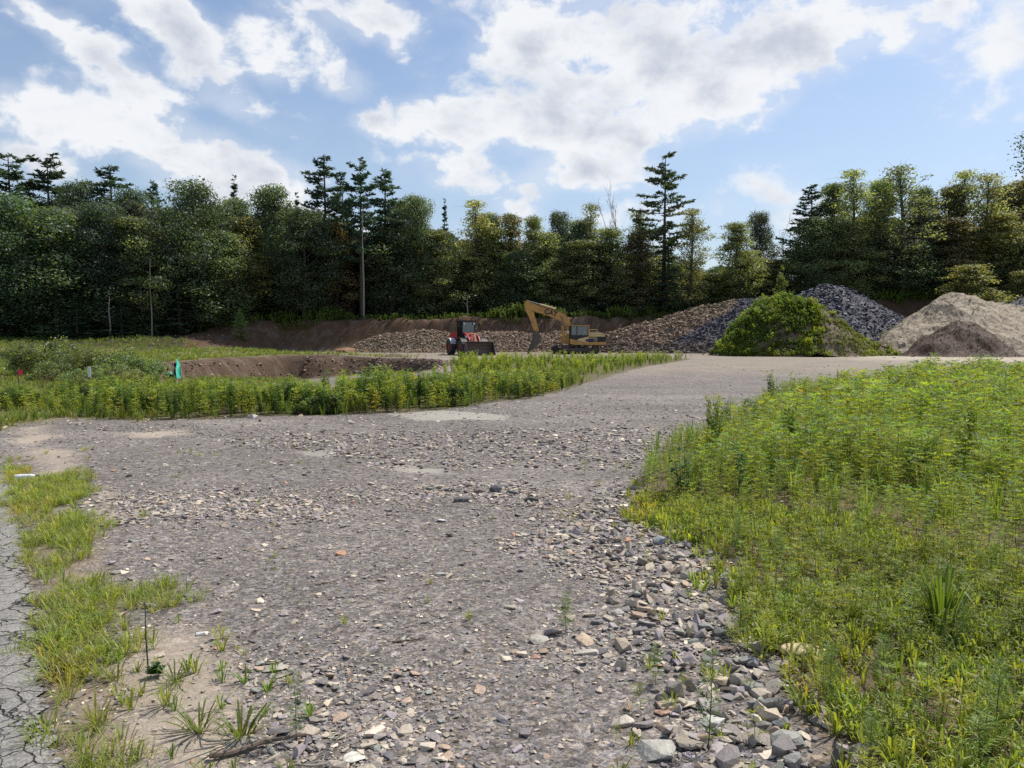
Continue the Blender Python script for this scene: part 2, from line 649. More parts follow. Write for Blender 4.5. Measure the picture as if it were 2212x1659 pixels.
def m_asphalt():
    m, h = mat('cracked_asphalt')
    co = h.n('ShaderNodeTexCoord').outputs['Object']
    wn = h.noise(co, 6, 4, .6)
    wv = h.n('ShaderNodeVectorMath', operation='MULTIPLY_ADD')
    h.link(wn.outputs['Color'], wv.inputs[0])
    wv.inputs[1].default_value = (.14, .14, .14)
    h.link(co, wv.inputs[2])

    def crack(scale, wd):
        v = h.n('ShaderNodeTexVoronoi', feature='DISTANCE_TO_EDGE')
        h.link(wv.outputs[0], v.inputs['Vector'])
        v.inputs['Scale'].default_value = scale
        return h.rng(v.outputs['Distance'], wd * .3, wd, 1, 0)
    pat = h.rng(h.noise(co, 1.3, 2, .5).outputs['Fac'], .42, .55, 0, 1)
    cr = h.math('MAXIMUM', crack(3.4, .017), h.math('MULTIPLY', crack(8.5, .035), pat))
    grit = h.noise(co, 170, 3, .8)
    v = h.n('ShaderNodeTexVoronoi')
    h.link(co, v.inputs['Vector'])
    v.inputs['Scale'].default_value = 110
    s = h.n('ShaderNodeSeparateColor')
    h.link(v.outputs['Color'], s.inputs[0])
    a = h.mix(s.outputs[0], (.14, .132, .12, 1), (.36, .335, .30, 1))
    a = h.mix(h.rng(h.noise(co, 2.2, 5, .6).outputs['Fac'], .45, .7, 0, .45), a, (.13, .12, .105, 1))
    a = h.mix(h.rng(grit.outputs['Fac'], .35, .7, 0, .5), a, (.25, .24, .225, 1))
    col = h.mix(cr, a, (.025, .022, .02, 1))
    hb = h.math('SUBTRACT', h.math('MULTIPLY', grit.outputs['Fac'], .3), h.math('MULTIPLY', cr, 1.5))
    return finish(m, h, principled(h, col, .85, 0, bump(h, hb, .8, .01), .25))


M_STONE = m_stone('shale_chips')
M_ROCK = m_stone('quarry_rock', .7, 34, .38, .8, .012)
M_PILE = m_stone('piled_rubble', .8, 9, .3, .6, .05)
M_LEAF = m_leaf('broadleaf_foliage', .58, (1.65, 1.55, .75, 1), .25, .035)
M_NEEDLE = m_leaf('conifer_needles', .35, (1.4, 1.4, .8, 1), .2, .03)
M_WEED = m_leaf('weed_foliage', .5, (1.32, 1.30, .42, 1), 0, .02)
M_GRASS = m_leaf('grass_blades', .5, (1.35, 1.25, .4, 1), 0, .02)
M_BARK = m_stone('tree_bark', .9, 12, .4, .8, .02, .1)

# ------------------------------------------------------------------ terrain
xs = np.concatenate([-np.geomspace(9, 700, 90)[::-1], np.arange(-8.94, 8.95, .06), np.geomspace(9, 700, 90)])
xs = np.unique(np.round(np.concatenate([xs, np.arange(-60, 60, .4)]), 3))
ys = np.concatenate([-np.geomspace(3, 60, 14)[::-1], np.arange(-2.5, 2, .25), np.arange(2, 12, .05), np.arange(12, 20, .09), np.arange(20, 100, .25), np.geomspace(100, 1500, 40)])
X, Y = np.meshgrid(xs, ys)
x, y = X.ravel(), Y.ravel()
z = ground(x, y)
nse = fbm(x, y, 1.2, 4, 30)
nse2 = fbm(x, y, 5.0, 3, 33)
wobx = .16 * nse + .07 * nse2


def zone(c, a, w_, col, amt=1.0):
    k = (np.clip(w_, 0, 1) * amt)[:, None]
    return c * (1 - k) + np.array(col)[None] * k


gcol = np.tile(np.array([[.178, .159, .139]]), (len(x), 1))
gcol *= (1 + .14 * fbm(x, y, .5, 4, 40) + .08 * nse2)[:, None]
gr = np.ones(len(x))
# tracks and fines across the yard
tr = sstep(fbm(x * .35 + y * .12, y * 1.1, .8, 4, 47), .1, .5)
gcol = zone(gcol, 1, tr * sstep(y, 2.5, 6), (.27, .245, .21), .5)
for i, P_ in enumerate(SAND):
    w_ = sstep(poly_sd(x, y, P_) + wobx * (1 if i < 1 else 1.5), -.12, .3 if i in (0, 1, 2, 3, 4) else .12)
    tone = (.42, .345, .262) if i < 5 else (.44, .41, .34)
    gcol = zone(gcol, 1, w_, tone, .75 if i < 5 else .5)
    gr = gr * (1 - .75 * w_)
# verge strip
w_ = sstep(poly_sd(x, y, GRASSL) + wobx, -.1, .2)
gcol = zone(gcol, 1, w_, (.26, .20, .135), .75)
gr *= 1 - .6 * w_
# far yard: pale trodden soil
far = sstep(y + 2.5 * nse, 26, 40)
gcol = zone(gcol, 1, far, (.245, .208, .162))
gr *= 1 - .55 * far
pale = sstep(y, 40, 55) * sstep(x + 4 * nse, 22, 34)
gcol = zone(gcol, 1, pale, (.42, .36, .275))
# weedy fields
for P_, tone in ((FIELD, (.135, .095, .062)), (HEDGE, (.13, .11, .06)), (MEADOW, (.17, .15, .07))):
    w_ = sstep(poly_sd(x, y, P_) + wobx, -.05, .25)
    gcol = zone(gcol, 1, w_, tone)
    gr *= 1 - .65 * w_
# pit
e = np.hypot((x - PITC[0]) / 7.6, (y - PITC[1]) / 13.5) + .12 * fbm(x, y, .25, 3, 21)
w_ = sstep(-e - .05 * nse, -1.14, -1.04)
gcol = zone(gcol, 1, w_, (.080, .050, .030))
gcol = zone(gcol, 1, w_ * sstep(nse2 + .6 * nse, .0, .5), (.16, .118, .085), .55)
gr = np.maximum(gr * (1 - w_), w_ * .7)
# bank and woodland floor
px_ = CX + F_PX * x / np.maximum(y, 8)
st_ = np.interp(px_, [-2000, 0, 300, 600, 1300, 1600, 2212, 5000], [58, 58, 64, 86, 87, 88, 84, 80])
w_ = sstep(y + 2 * nse, st_ - 1.5, st_ + 1.5) * sstep(px_ + 30 * nse, 290, 350)
gcol = zone(gcol, 1, w_, (.100, .060, .034))
gcol = zone(gcol, 1, w_ * sstep(nse2 + nse, .1, .5), (.16, .12, .09), .6)
gr = np.maximum(gr * (1 - w_), .6 * w_)
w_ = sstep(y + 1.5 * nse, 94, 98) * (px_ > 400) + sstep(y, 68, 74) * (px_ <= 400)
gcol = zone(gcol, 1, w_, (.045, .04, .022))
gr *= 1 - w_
# gravel has real relief near the camera
relief = sstep(y, 1, 3) * (1 - sstep(y, 13, 18))
z = z + relief * (.006 * fbm(x, y, 11, 2, 51) + .010 * fbm(x, y, 3, 2, 55)) * (.4 + .6 * gr)
# ruts down the road that climbs off to the yard
nx, ny = len(xs), len(ys)
idx = np.arange(nx * ny).reshape(ny, nx)
q = np.stack([idx[:-1, :-1], idx[:-1, 1:], idx[1:, 1:], idx[1:, :-1]], -1).reshape(-1)
me = make_mesh('ground', np.stack([x, y, z], 1), q, np.arange(0, len(q), 4), np.concatenate([np.clip(gcol, .01, .8), gr[:, None]], 1), True)
tag(ob('ground', me, M_GROUND), 'grey gravel yard with bare soil, a dug pit and a raised bank', 'ground', kind='structure')


def groundnoise(x, y):
    """height incl. the near relief, without the gravel weight"""
    r = sstep(y, 1, 3) * (1 - sstep(y, 13, 18))
    return ground(x, y) + r * (.003 * fbm(x, y, 11, 2, 51) + .006 * fbm(x, y, 3, 2, 55))


# asphalt sheet
px0 = np.arange(-14, -1.2, .05)
py0 = np.arange(-3, 20, .05)
AX, AY = np.meshgrid(px0, py0)
sdv = poly_sd(AX.ravel(), AY.ravel(), ASPH) + .035 * fbm(AX.ravel(), AY.ravel(), 4, 3, 60)
sdv = sdv.reshape(AX.shape)
AZ = ground(AX.ravel(), AY.ravel()).reshape(AX.shape) + .022 + np.clip(sdv * .22, -.03, .012)
idx = np.arange(AX.size).reshape(AX.shape)
keep = (sdv[:-1, :-1] > -.06) & (sdv[1:, 1:] > -.06)
q = np.stack([idx[:-1, :-1], idx[:-1, 1:], idx[1:, 1:], idx[1:, :-1]], -1)[keep].reshape(-1)
used, inv = np.unique(q, return_inverse=True)
me = make_mesh('road', np.stack([AX.ravel(), AY.ravel(), AZ.ravel()], 1)[used], inv, np.arange(0, len(q), 4), None, True)
tag(ob('road', me, m_asphalt()), 'cracked grey asphalt road edge beside the grass verge', 'road', kind='structure')

# ------------------------------------------------------------------ stones
rs = RS(7)


def stone_templates(n, flat, pts=11, seed=3):
    r = RS(seed)
    out = []
    for i in range(n):
        p = r.uniform(-1, 1, (pts, 3))
        p /= np.maximum(np.linalg.norm(p[:, :2], axis=1), .55)[:, None] ** .9
        p[:, 1] *= r.uniform(.5, .95)
        p[:, 2] *= flat * r.uniform(.6, 1.3)
        out.append(hull(p * .5))
    return out


FLATS = stone_templates(16, .28)
CHUNK = stone_templates(12, .46, 13, 9)
TONES = np.array([(.30, .28, .25), (.22, .21, .21), (.36, .34, .30), (.17, .165, .18), (.26, .25, .27), (.24, .27, .25), (.46, .43, .37), (.32, .26, .21),
                  (.42, .25, .17), (.13, .13, .145), (.29, .27, .31), (.55, .52, .46), (.40, .37, .31), (.24, .23, .22)])
TW = np.array([14, 12, 12, 10, 10, 6, 6, 7, .45, 7, 7, 2.2, 8, 10.])
TW /= TW.sum()


def coarse(x, y):
    k = np.zeros(len(x))
    for P_ in PATCHES:
        k = np.maximum(k, sstep(poly_sd(x, y, P_) + .5 * fbm(x, y, 1.2, 3, 71), -.25, .35))
    return k


def free_mask(x, y):
    """1 where bare gravel lies"""
    k = 1 - sstep(poly_sd(x, y, ASPH), -.05, .0)
    k *= 1 - .85 * sstep(poly_sd(x, y, GRASSL) + .15 * fbm(x, y, 2, 2, 5), -.1, .15)
    k *= 1 - .86 * sstep(poly_sd(x, y, FIELD), 0, .35)
    k *= 1 - sstep(poly_sd(x, y, HEDGE), 0, .4)
    k *= 1 - sstep(poly_sd(x, y, MEADOW), 0, .5)
    for P_ in SAND:
        k *= 1 - .72 * sstep(poly_sd(x, y, P_), 0, .2)
    return k


def view_pts(n, d0, d1, power, pad=.06):
    """points spread over the wedge of ground in view; density falls with distance"""
    u = rs.uniform(0, 1, n)
    p = power
    d = (d0 ** p + u * (d1 ** p - d0 ** p)) ** (1 / p)
    t = rs.uniform(-.7 - pad, .7 + pad, n)
    return t * (d + .5), d


def lay_stones(n, d0, d1, power, smin, smax, temps, dens, emb=.35, sexp=2.2, tiltmax=.25, dark=1.0):
    x, y = view_pts(n, d0, d1, power)
    k = dens(x, y)
    m = rs.uniform(0, 1, n) < k
    x, y = x[m], y[m]
    c = len(x)
    s = smin + (smax - smin) * rs.uniform(0, 1, c) ** sexp
    s *= 1 + .25 * sstep(y, 6, 14)
    sc = np.stack([s * rs.uniform(.8, 1.25, c), s * rs.uniform(.7, 1.1, c), s * rs.uniform(.55, 1.25, c)], 1)
    z = groundnoise(x, y) + sc[:, 2] * .14 * (1 - emb)
    tn = TONES[rs.choice(len(TONES), c, p=TW)] * rs.uniform(.72, 1.18, c)[:, None] * dark
    return scatter(temps, np.stack([x, y, z], 1), rs.uniform(0, 2 * pi, c), sc, tn, rs.uniform(0, 1, c) ** 2 * tiltmax * 2, rs.uniform(0, 2 * pi, c), rs=rs)


def patchy(x, y):
    return .22 + .78 * sstep(fbm(x * .8 + 3, y * 1.2, .75, 4, 191) + .9 * (coarse(x, y) - .25), -.35, .35)


parts = [
    lay_stones(64000, 2.3, 8, 1.6, .012, .036, FLATS, lambda x, y: free_mask(x, y) * patchy(x, y)),
    lay_stones(34000, 6, 18, 1.5, .02, .06, FLATS, lambda x, y: .8 * free_mask(x, y) * patchy(x, y)),
    lay_stones(26000, 2.3, 8, 1.7, .025, .085, FLATS, lambda x, y: free_mask(x, y) * (.03 + .12 * patchy(x, y) + .85 * coarse(x, y)), .3, 2.6),
    lay_stones(24000, 6, 18, 1.6, .035, .10, FLATS, lambda x, y: free_mask(x, y) * (.05 + .9 * coarse(x, y)), .2, 2.2, .3),
    lay_stones(3500, 14, 45, 1.4, .04, .11, FLATS, lambda x, y: .5 * free_mask(x, y)),
]
t = join(parts)
t.C *= np.array([1.30, 1.17, 1.03])
tag(ob('gravel', t_mesh('gravel', t), M_STONE), 'loose grey and purple shale chips strewn over the yard', 'gravel', kind='stuff')


# a heavier band of stones along the right field's edge
def edge_dens(x, y):
    s = poly_sd(x, y, FIELD)
    k = sstep(s, -.95, -.1) * (1 - sstep(s, .0, .35)) * (1 - sstep(y, 6.2, 8.5))
    s2 = sstep(poly_sd(x, y, PATCHES[3]), 0, .4) * .55 + sstep(poly_sd(x, y, PATCHES[4]), 0, .4) * .3
    return np.clip(k * .9 + s2, 0, 1) * (y < 10)


t = join([lay_stones(6500, 2.3, 9, 1.7, .035, .12, CHUNK, edge_dens, .1, 2.0, .7), lay_stones(6500, 2.3, 10, 1.7, .04, .12, FLATS, edge_dens, .0, 1.6, .5)])
t.C *= np.array([1.20, 1.08, .94])
tag(ob('rubble', t_mesh('rubble', t), M_STONE), 'broken stones heaped along the edge of the green field', 'rubble', kind='stuff')

# ------------------------------------------------------------------ single rocks
G1, G2, G3 = (.20, .205, .205), (.13, .135, .145), (.30, .29, .27)
PALE, TAN, RED = (.48, .46, .40), (.40, .34, .24), (.36, .235, .175)
ROCKS = [
    # px, py (base), width px, height ratio, depth ratio, tone, yaw, label
    (1416, 1628, 98, .34, .75, (.33, .33, .31), .3, 'large flat grey slab of stone lying on the gravel at the bottom edge'),
    (1737, 1418, 118, .34, .5, (.45, .38, .24), 0, 'long rounded tan boulder half sunk among the grass'),
    (1637, 1400, 50, .62, .7, (.36, .36, .35), .4, 'dark stone with a pale flat top left of the tan boulder'),
    (1604, 1434, 40, .75, .8, G1, .1, 'square grey block of stone below the pale-topped one'),
    (1556, 1372, 46, .62, .8, G2, .8, 'dark slate chunk at the topmost tip of the rock heap'),
    (1520, 1358, 40, .5, .8, G1, .2, 'grey slanting chunk beside the topmost dark slate one'),
    (1628, 1436, 40, .6, .7, (.22, .23, .25), 1.1, 'bluish speckled chunk tucked against the square grey block'),
    (1592, 1478, 38, 1.1, .7, (.30, .28, .26), .5, 'upright pointed pale grey rock in the heap'),
    (1550, 1474, 62, .42, .8, (.42, .36, .27), .9, 'jagged tan slab left of the upright pointed rock'),
    (1625, 1492, 62, .5, .5, G1, .5, 'slanting grey wedge leaning on the round dark rock'),
    (1664, 1532, 56, .95, .8, (.16, .165, .165), .3, 'round dark grey rock, biggest on the field edge'),
    (1628, 1530, 36, .9, .7, G1, 1.0, 'small grey wedge below the round dark rock'),
    (1700, 1606, 78, .5, .7, (.28, .29, .28), .2, 'wide pale grey rock with a long sloping face'),
    (1688, 1568, 44, .72, .8, (.15, .16, .175), .7, 'dark blue grey rock above the wide sloping one'),
    (1650, 1572, 38, .6, .7, (.18, .17, .165), .2, 'brownish dark chunk left of the blue grey rock'),
    (1716, 1650, 52, .7, .8, (.22, .22, .215), .4, 'plump grey stone at the bottom edge by the grass'),
    (1762, 1655, 44, .8, .7, (.30, .235, .18), .8, 'brown stone half hidden by grass at the bottom edge'),
    (1540, 1562, 58, .38, .6, (.46, .48, .45), .5, 'pale greenish slab pointing to the right'),
    (1344, 1562, 58, .42, .8, (.44, .41, .36), .9, 'pale triangular slab left of the others'),
    (1475, 1525, 60, .24, .7, (.44, .40, .34), .1, 'flat pale tan slab next to the reddish one'),
    (1432, 1542, 40, .25, .6, RED, .2, 'flat reddish stone beside the pale tan slab'),
    (1610, 1600, 48, .5, .7, (.27, .24, .22), 1.3, 'brown grey slab lying among small dark chips'),
    (1265, 1414, 58, .28, .55, (.42, .40, .36), .1, 'thin pale slab below the orange-tinged one'),
    (1262, 1388, 62, .30, .6, (.40, .32, .24), 2.9, 'long tan stone with an orange tinge'),
    (1164, 1386, 44, .42, .8, (.37, .36, .33), .5, 'pale humped stone next to the feathery weed'),
    (1157, 1420, 26, .3, .8, (.34, .20, .16), .5, 'small brick red stone on the grey gravel'),
    (1336, 1328, 32, .55, .8, (.38, .37, .35), .4, 'pale block of stone among flat chips'),
    (1425, 1172, 32, .8, .8, (.25, .275, .30), .4, 'bluish angular rock near the lower leafy edge'),
    (1469, 1206, 30, .6, .8, (.34, .33, .31), .9, 'pale grey rock just right of the bluish one'),
    (1901, 1174, 28, .5, .7, (.50, .44, .32), .2, 'cream stone in the grass below the tall weeds'),
    (2018, 1206, 26, .55, .8, (.27, .23, .19), .2, 'brown stone in a bare patch of the field'),
    (1683, 1258, 26, .65, .8, (.46, .40, .30), .3, 'tan egg-shaped stone on bare soil'),
    (1659, 1290, 34, .35, .7, (.55, .52, .46), .4, 'chalky white flake standing on dark soil'),
    (2160, 1392, 48, .62, .8, (.27, .23, .21), .6, 'round brown rock among grass at the far right'),
    (2195, 1404, 38, .45, .8, (.40, .34, .28), 1.0, 'pale brown stone just right of the round brown rock'),
    (999, 1082, 38, .42, .6, (.11, .11, .12), .2, 'lone black flat rock on the open gravel'),
    (1037, 1062, 34, .42, .7, (.16, .14, .12), .4, 'brown black rock at the left of the dark cluster'),
    (1012, 1050, 20, .5, .7, (.14, .12, .11), .4, 'smallest dark rock up behind the dark cluster'),
    (1071, 1060, 30, .75, .8, (.08, .085, .10), .8, 'blackest and tallest rock of the dark cluster'),
    (1109, 1066, 34, .4, .7, (.13, .12, .115), .1, 'long low dark rock right of the tallest black one'),
    (1147, 1080, 34, .45, .7, (.10, .095, .095), .4, 'dark rock at the right end of the cluster'),
    (1172, 1072, 24, .4, .7, (.20, .175, .15), .9, 'brownish rock just beyond the cluster\'s right end'),
    (953, 1124, 20, .35, .7, (.50, .53, .56), .2, 'pale bluish white stone on open gravel'),
    (436, 1371, 26, .55, .7, (.66, .67, .66), .3, 'bright white stone on the gravel near the verge'),
    (455, 1368, 15, .6, .8, (.62, .61, .57), .7, 'little white stone touching the larger bright white one'),
    (590, 1445, 70, .16, .5, (.33, .32, .28), .2, 'long thin grey slab flat on the ground'),
    (760, 1640, 58, .2, .8, (.50, .50, .46), .6, 'pale flat flake of slate near the bottom edge'),
    (880, 1395, 0, 0, 0, None, 0, ''),
    (520, 1606, 66, .2, .6, (.21, .20, .19), .3, 'dark grey flat stone near the dry black branch'),
    (545, 904, 22, .55, .7, (.50, .50, .48), .3, 'pale stone at the foot of the weedy hedge'),
    (455, 735, 22, .75, .8, (.42, .38, .36), .3, 'pale pinkish boulder on the brow of the brown bank'),
    (745, 757, 42, .44, .6, (.26, .15, .09), .2, 'rusty brown domed boulder below the dark bank'),
]
rr = RS(44)
for i, (px, py, wpx, hr, dr, tone, yaw, lab) in enumerate(ROCKS):
    if not lab:
        continue
    far_ = {455: 76.0, 745: 80.0}.get(px)
    p = at(px, py, far_) if far_ else at(px, py)
    s = wpx * p[1] / F_PX
    hr = hr * .85
    n = 20
    pts = rr.normal(size=(n, 3))
    pts /= np.linalg.norm(pts, axis=1)[:, None] ** .85
    pts = np.clip(pts, -.9, .9) * np.array([.5, .5 * dr, .5 * hr]) * s * 1.12
    sunk = .5 * hr * s * (.55 if hr > .3 else .7)
    if px == 1737:
        pts = rr.normal(size=(60, 3))
        pts /= np.linalg.norm(pts, axis=1)[:, None]
        pts *= np.array([.5, .5 * dr, .5 * hr]) * s
    t = hull(pts)
    bm = bmesh.new()
    vs = [bm.verts.new(v) for v in t.V]
    k = 0
    for nn in t.N:
        try:
            bm.faces.new([vs[j] for j in t.L[k:k + nn]])
        except ValueError:
            pass
        k += nn
    bmesh.ops.dissolve_limit(bm, angle_limit=.12, verts=bm.verts, edges=bm.edges)
    bmesh.ops.bevel(bm, geom=list(bm.edges), offset=.018 * s, segments=1, affect='EDGES', clamp_overlap=True)
    me = bpy.data.meshes.new('rock')
    bm.to_mesh(me)
    bm.free()
    a = me.color_attributes.new('Col', 'FLOAT_COLOR', 'POINT')
    cc = np.ones((len(me.vertices), 4), np.float32)
    cc[:, :3] = np.array(tone) * np.array([1.08, 1.02, .93])
    cc[:, :3] *= rr.uniform(.88, 1.1, (len(me.vertices), 1))
    a.data.foreach_set('color', cc.ravel())
    o = ob('rock', me, M_ROCK)
    base = gz(p[0], p[1])
    o.location = (p[0], p[1] + .0, base + sunk * .85)
    o.rotation_euler = (rr.uniform(-.12, .12), rr.uniform(-.12, .12), yaw * .6)
    tag(o, lab, 'rock', 'stones big enough to single out')

# sticks and litter
M_WOOD = m_plain('dry_wood', (.16, .12, .09), .85, 0, .5, 30, (.06, .045, .035))
M_WOODG = m_plain('weathered_wood', (.33, .29, .23), .85, 0, .5, 25, (.16, .13, .1))


def stick(px, py, L, yaw, r, lab, m=None, bend=.03, twig=False):
    p = at(px, py)
    n = 9
    tt = np.linspace(-.5, .5, n)
    pts = np.stack([tt * L, bend * L * np.sin(tt * 5 + px) + .004 * rr.normal(size=n), r * 1.4 + .3 * r * rr.normal(size=n)], 1)
    t = tube(pts, r * (1 - .45 * np.linspace(0, 1, n)), 6)
    ts = [t]
    if twig:
        ts.append(tube([pts[5], pts[5] + np.array([.12 * L, .14 * L, r])], [r * .6, r * .2], 5))
        ts.append(tube([pts[3], pts[3] + np.array([.1 * L, -.12 * L, r])], [r * .6, r * .2], 5))
    o = ob('stick', t_mesh('stick', join(ts)), m or M_WOOD)
    o.location = (p[0], p[1], gz(p[0], p[1]) + .003)
    o.rotation_euler = (0, 0, yaw)
    tag(o, lab, 'stick', 'sticks and twigs on the gravel')


stick(702, 1262, .13, .5, .006, 'short dark stick lying alone on the fine gravel')
stick(884, 1387, .17, .35, .007, 'brown twig on the gravel beside reddish flat stones', None, .04, True)
stick(560, 1618, .36, .42, .011, 'dry black branch lying among weeds at the bottom edge', None, .03, True)
stick(1241, 1476, .13, 2.0, .003, 'thin pale curved twig on the fine gravel', M_WOODG, .16)
stick(690, 1655, .2, .2, .005, 'pale twig among stones at the bottom edge', M_WOODG, .05)

# plastic bottle
p = at(55, 1037)
e0 = empty('plastic_bottle', (p[0], p[1], gz(p[0], p[1]) + .035), rad(12), 'white plastic bottle with a black cap lying on the sandy verge', 'bottle')
prof = [(-.115, .004), (-.112, .024), (-.10, .032), (-.03, .033), (.02, .031), (.06, .032), (.085, .026), (.10, .016), (.115, .015)]
t = tube([(a, 0, 0) for a, _ in prof], [r for _, r in prof], 20)
ob('body', t_mesh('body', t, True), m_plain('white_plastic', (.82, .83, .84), .3, 0, .15, 20), e0)
t = tube([(.105, 0, 0), (.108, 0, 0), (.150, 0, 0), (.153, 0, 0)], [.015, .021, .021, .017], 20)
ob('cap', t_mesh('cap', t), m_plain('black_plastic', (.015, .015, .016), .4, 0, .2, 20), e0)

# ------------------------------------------------------------------ trees
def crown_decid(seed, H, R, base, nclump, per, leaf, col, airy=0.0, gaps=.0, cone=.12, flat=.72):
    """returns (trunk template, crown template)"""
    r = RS(seed)
    lean = r.uniform(-.03, .03, 2) * H
    nz = 9
    tz = np.linspace(0, 1, nz)
    path = np.stack([lean[0] * tz + .12 * np.sin(tz * 5 + seed), lean[1] * tz + .1 * np.cos(tz * 4 + seed) - .1, tz * H * .95], 1)
    r0 = .013 * H + .05
    trunk = [tube(path, r0 * (1 - .86 * tz) + .01, 7)]
    cents, rads = [], []
    ga = r.uniform(0, 6)
    for i in range(nclump):
        t = base + (1 - base) * ((i + .5) / nclump) ** .9
        tt = (t - base) / (1 - base)
        env = R * np.sin(pi * np.clip(.16 + .80 * tt, 0, 1) ** 1.05) ** .5 * (1 - cone * tt)
        env *= r.uniform(.62, 1.24)
        env *= 1 - (.45 if airy else .15) * tt ** 3
        env *= 1 + (.22 + .25 * airy) * math.sin(ga * 1.0 + seed + 5.1 * tt) + .16 * math.sin(11 * tt + seed)
        ga += 2.4 + r.uniform(-.5, .5)
        rr_ = env * math.sqrt(r.uniform(.18, 1))
        rc = R * r.uniform(.20, .42) * (1 - .35 * airy)
        c = np.array([np.interp(t * H, path[:, 2], path[:, 0]) + rr_ * cos(ga), np.interp(t * H, path[:, 2], path[:, 1]) + rr_ * sin(ga), t * H * (r.uniform(.88, 1.08) if flat < .7 else r.uniform(.95, 1.03))])
        if c[2] > H - rc * .6:
            c[2] = H - rc * .6
        cents.append(c)
        rads.append(rc)
        if i % (1 if airy > .4 else 2) == 0:
            zs = max(.08 * H, c[2] - .55 * rr_ - .06 * H)
            s = np.array([np.interp(zs, path[:, 2], path[:, 0]), np.interp(zs, path[:, 2], path[:, 1]), zs])
            mid = (s + c) / 2 + np.array([0, 0, -.06 * rr_]) + r.normal(size=3) * .08
            lr = (.035 + .016 * rr_) * (1 - .45 * airy)
            trunk.append(tube([s, mid, c, c + (c - mid) * .35], [lr, lr * .6, lr * .35, .008], 5))
            for q_ in range(3):
                dd = r.normal(size=3) * rc * .7
                trunk.append(tube([mid * .4 + c * .6, c + dd], [lr * .3, .006], 4))
    P, U, V, A, B, C = [], [], [], [], [], []
    for c, rc in zip(cents, rads):
        n = int(per * (rc / (R * .27)) ** 2)
        d = r.normal(size=(n, 3))
        d /= np.linalg.norm(d, axis=1)[:, None]
        rad_ = r.uniform(.25, 1, n) ** .4 * rc * (1 + .35 * r.normal(size=n) * .5)
        p = c + d * rad_[:, None] * np.array([1.15, 1.15, flat])
        nn = d * 1.0 + r.normal(size=(n, 3)) * .55 + np.array([0, 0, .35])
        nn /= np.linalg.norm(nn, axis=1)[:, None]
        u = np.cross(nn, r.normal(size=(n, 3)))
        u /= np.linalg.norm(u, axis=1)[:, None]
        v = np.cross(nn, u)
        tone = r.uniform(.70, 1.3)
        P.append(p)
        U.append(u)
        V.append(v)
        s = leaf * r.uniform(.6, 1.25, n)
        A.append(s)
        B.append(s * r.uniform(.45, .75, n))
        cc = np.array(col)[None] * (tone * r.uniform(.75, 1.25, n))[:, None]
        yel = r.uniform(0, 1, n) < .06
        cc[yel] *= np.array([1.5, 1.25, .8])
        C.append(cc)
    crown = diamonds(np.concatenate(P), np.concatenate(U), np.concatenate(V), np.concatenate(A), np.concatenate(B), np.concatenate(C))
    tk = join(trunk)
    tk.C[:] = np.array([.10, .085, .07])
    tk.C *= r.uniform(.8, 1.2, (len(tk.C), 1))
    return tk, crown


def crown_pine(seed, H, R, bare, step, col, tuft=.34, droop=0., full=1.0, taper=1.0):
    r = RS(seed)
    nz = 10
    tz = np.linspace(0, 1, nz)
    path = np.stack([.08 * np.sin(tz * 4 + seed) * H * .03, .0 * tz, tz * H], 1)
    r0 = .011 * H + .05
    trunk = [tube(path, r0 * (1 - .93 * tz) + .01, 7)]
    P, U, V, A, B, C = [], [], [], [], [], []
    z = bare * H
    side_a = r.uniform(0, 6.3)
    while z < H * .985:
        t = (z - bare * H) / (H * (1 - bare))
        prof = ((1 - t) ** (.62 * taper) * (.55 + .45 * min(1, t * 4 + .35)) + .05) * r.uniform(.72, 1.2)
        nb = r.randint(4, 7)
        a0 = r.uniform(0, 6.3)
        for b in range(nb):
            if r.uniform() > full:
                continue
            a = a0 + b * 2 * pi / nb + r.uniform(-.3, .3)
            Lb = R * prof * r.uniform(.38, 1.25)
            zj = r.normal() * H * step * .75
            up = r.uniform(.05, .30) * (1 - droop) - droop * .25 + .5 * max(0, t - .75)
            n = 6
            s = np.linspace(0, 1, n)
            bx = s * Lb * cos(a)
            by = s * Lb * sin(a)
            bz = z + zj + Lb * (up * s + .10 * s * s * (1 - 2 * droop))
            pts = np.stack([bx, by, bz], 1)
            lr = .018 + .010 * Lb
            trunk.append(tube(pts, lr * (1 - .85 * s), 4))
            m = max(4, int(Lb / .34 * 2.6))
            for k in range(m):
                f = .28 + .72 * (k + r.uniform()) / m
                side = r.uniform(-1, 1) * Lb * .40 * (1.15 - f) + r.normal() * .08
                c = np.array([f * Lb * cos(a) - side * sin(a), f * Lb * sin(a) + side * cos(a), np.interp(f, s, bz) + r.normal() * .05 + .06])
                q = 7
                dd = r.normal(size=(q, 3)) * np.array([1, 1, .45]) + np.array([cos(a), sin(a), .35]) * .6
                dd /= np.linalg.norm(dd, axis=1)[:, None]
                w_ = np.cross(dd, r.normal(size=(q, 3)))
                w_ /= np.linalg.norm(w_, axis=1)[:, None]
                ln = tuft * r.uniform(.6, 1.2, q)
                P.append(c + dd * ln[:, None] * .6)
                U.append(dd)
                V.append(w_)
                A.append(ln * .6)
                B.append(ln * r.uniform(.13, .26, q))
                C.append(np.array(col)[None] * r.uniform(.65, 1.35, (q, 1)))
        z += H * step * r.uniform(.75, 1.3)
    crown = diamonds(np.concatenate(P), np.concatenate(U), np.concatenate(V), np.concatenate(A), np.concatenate(B), np.concatenate(C))
    tk = join(trunk)
    tk.C[:] = np.array([.085, .07, .06])
    tk.C *= r.uniform(.8, 1.2, (len(tk.C), 1))
    return tk, crown


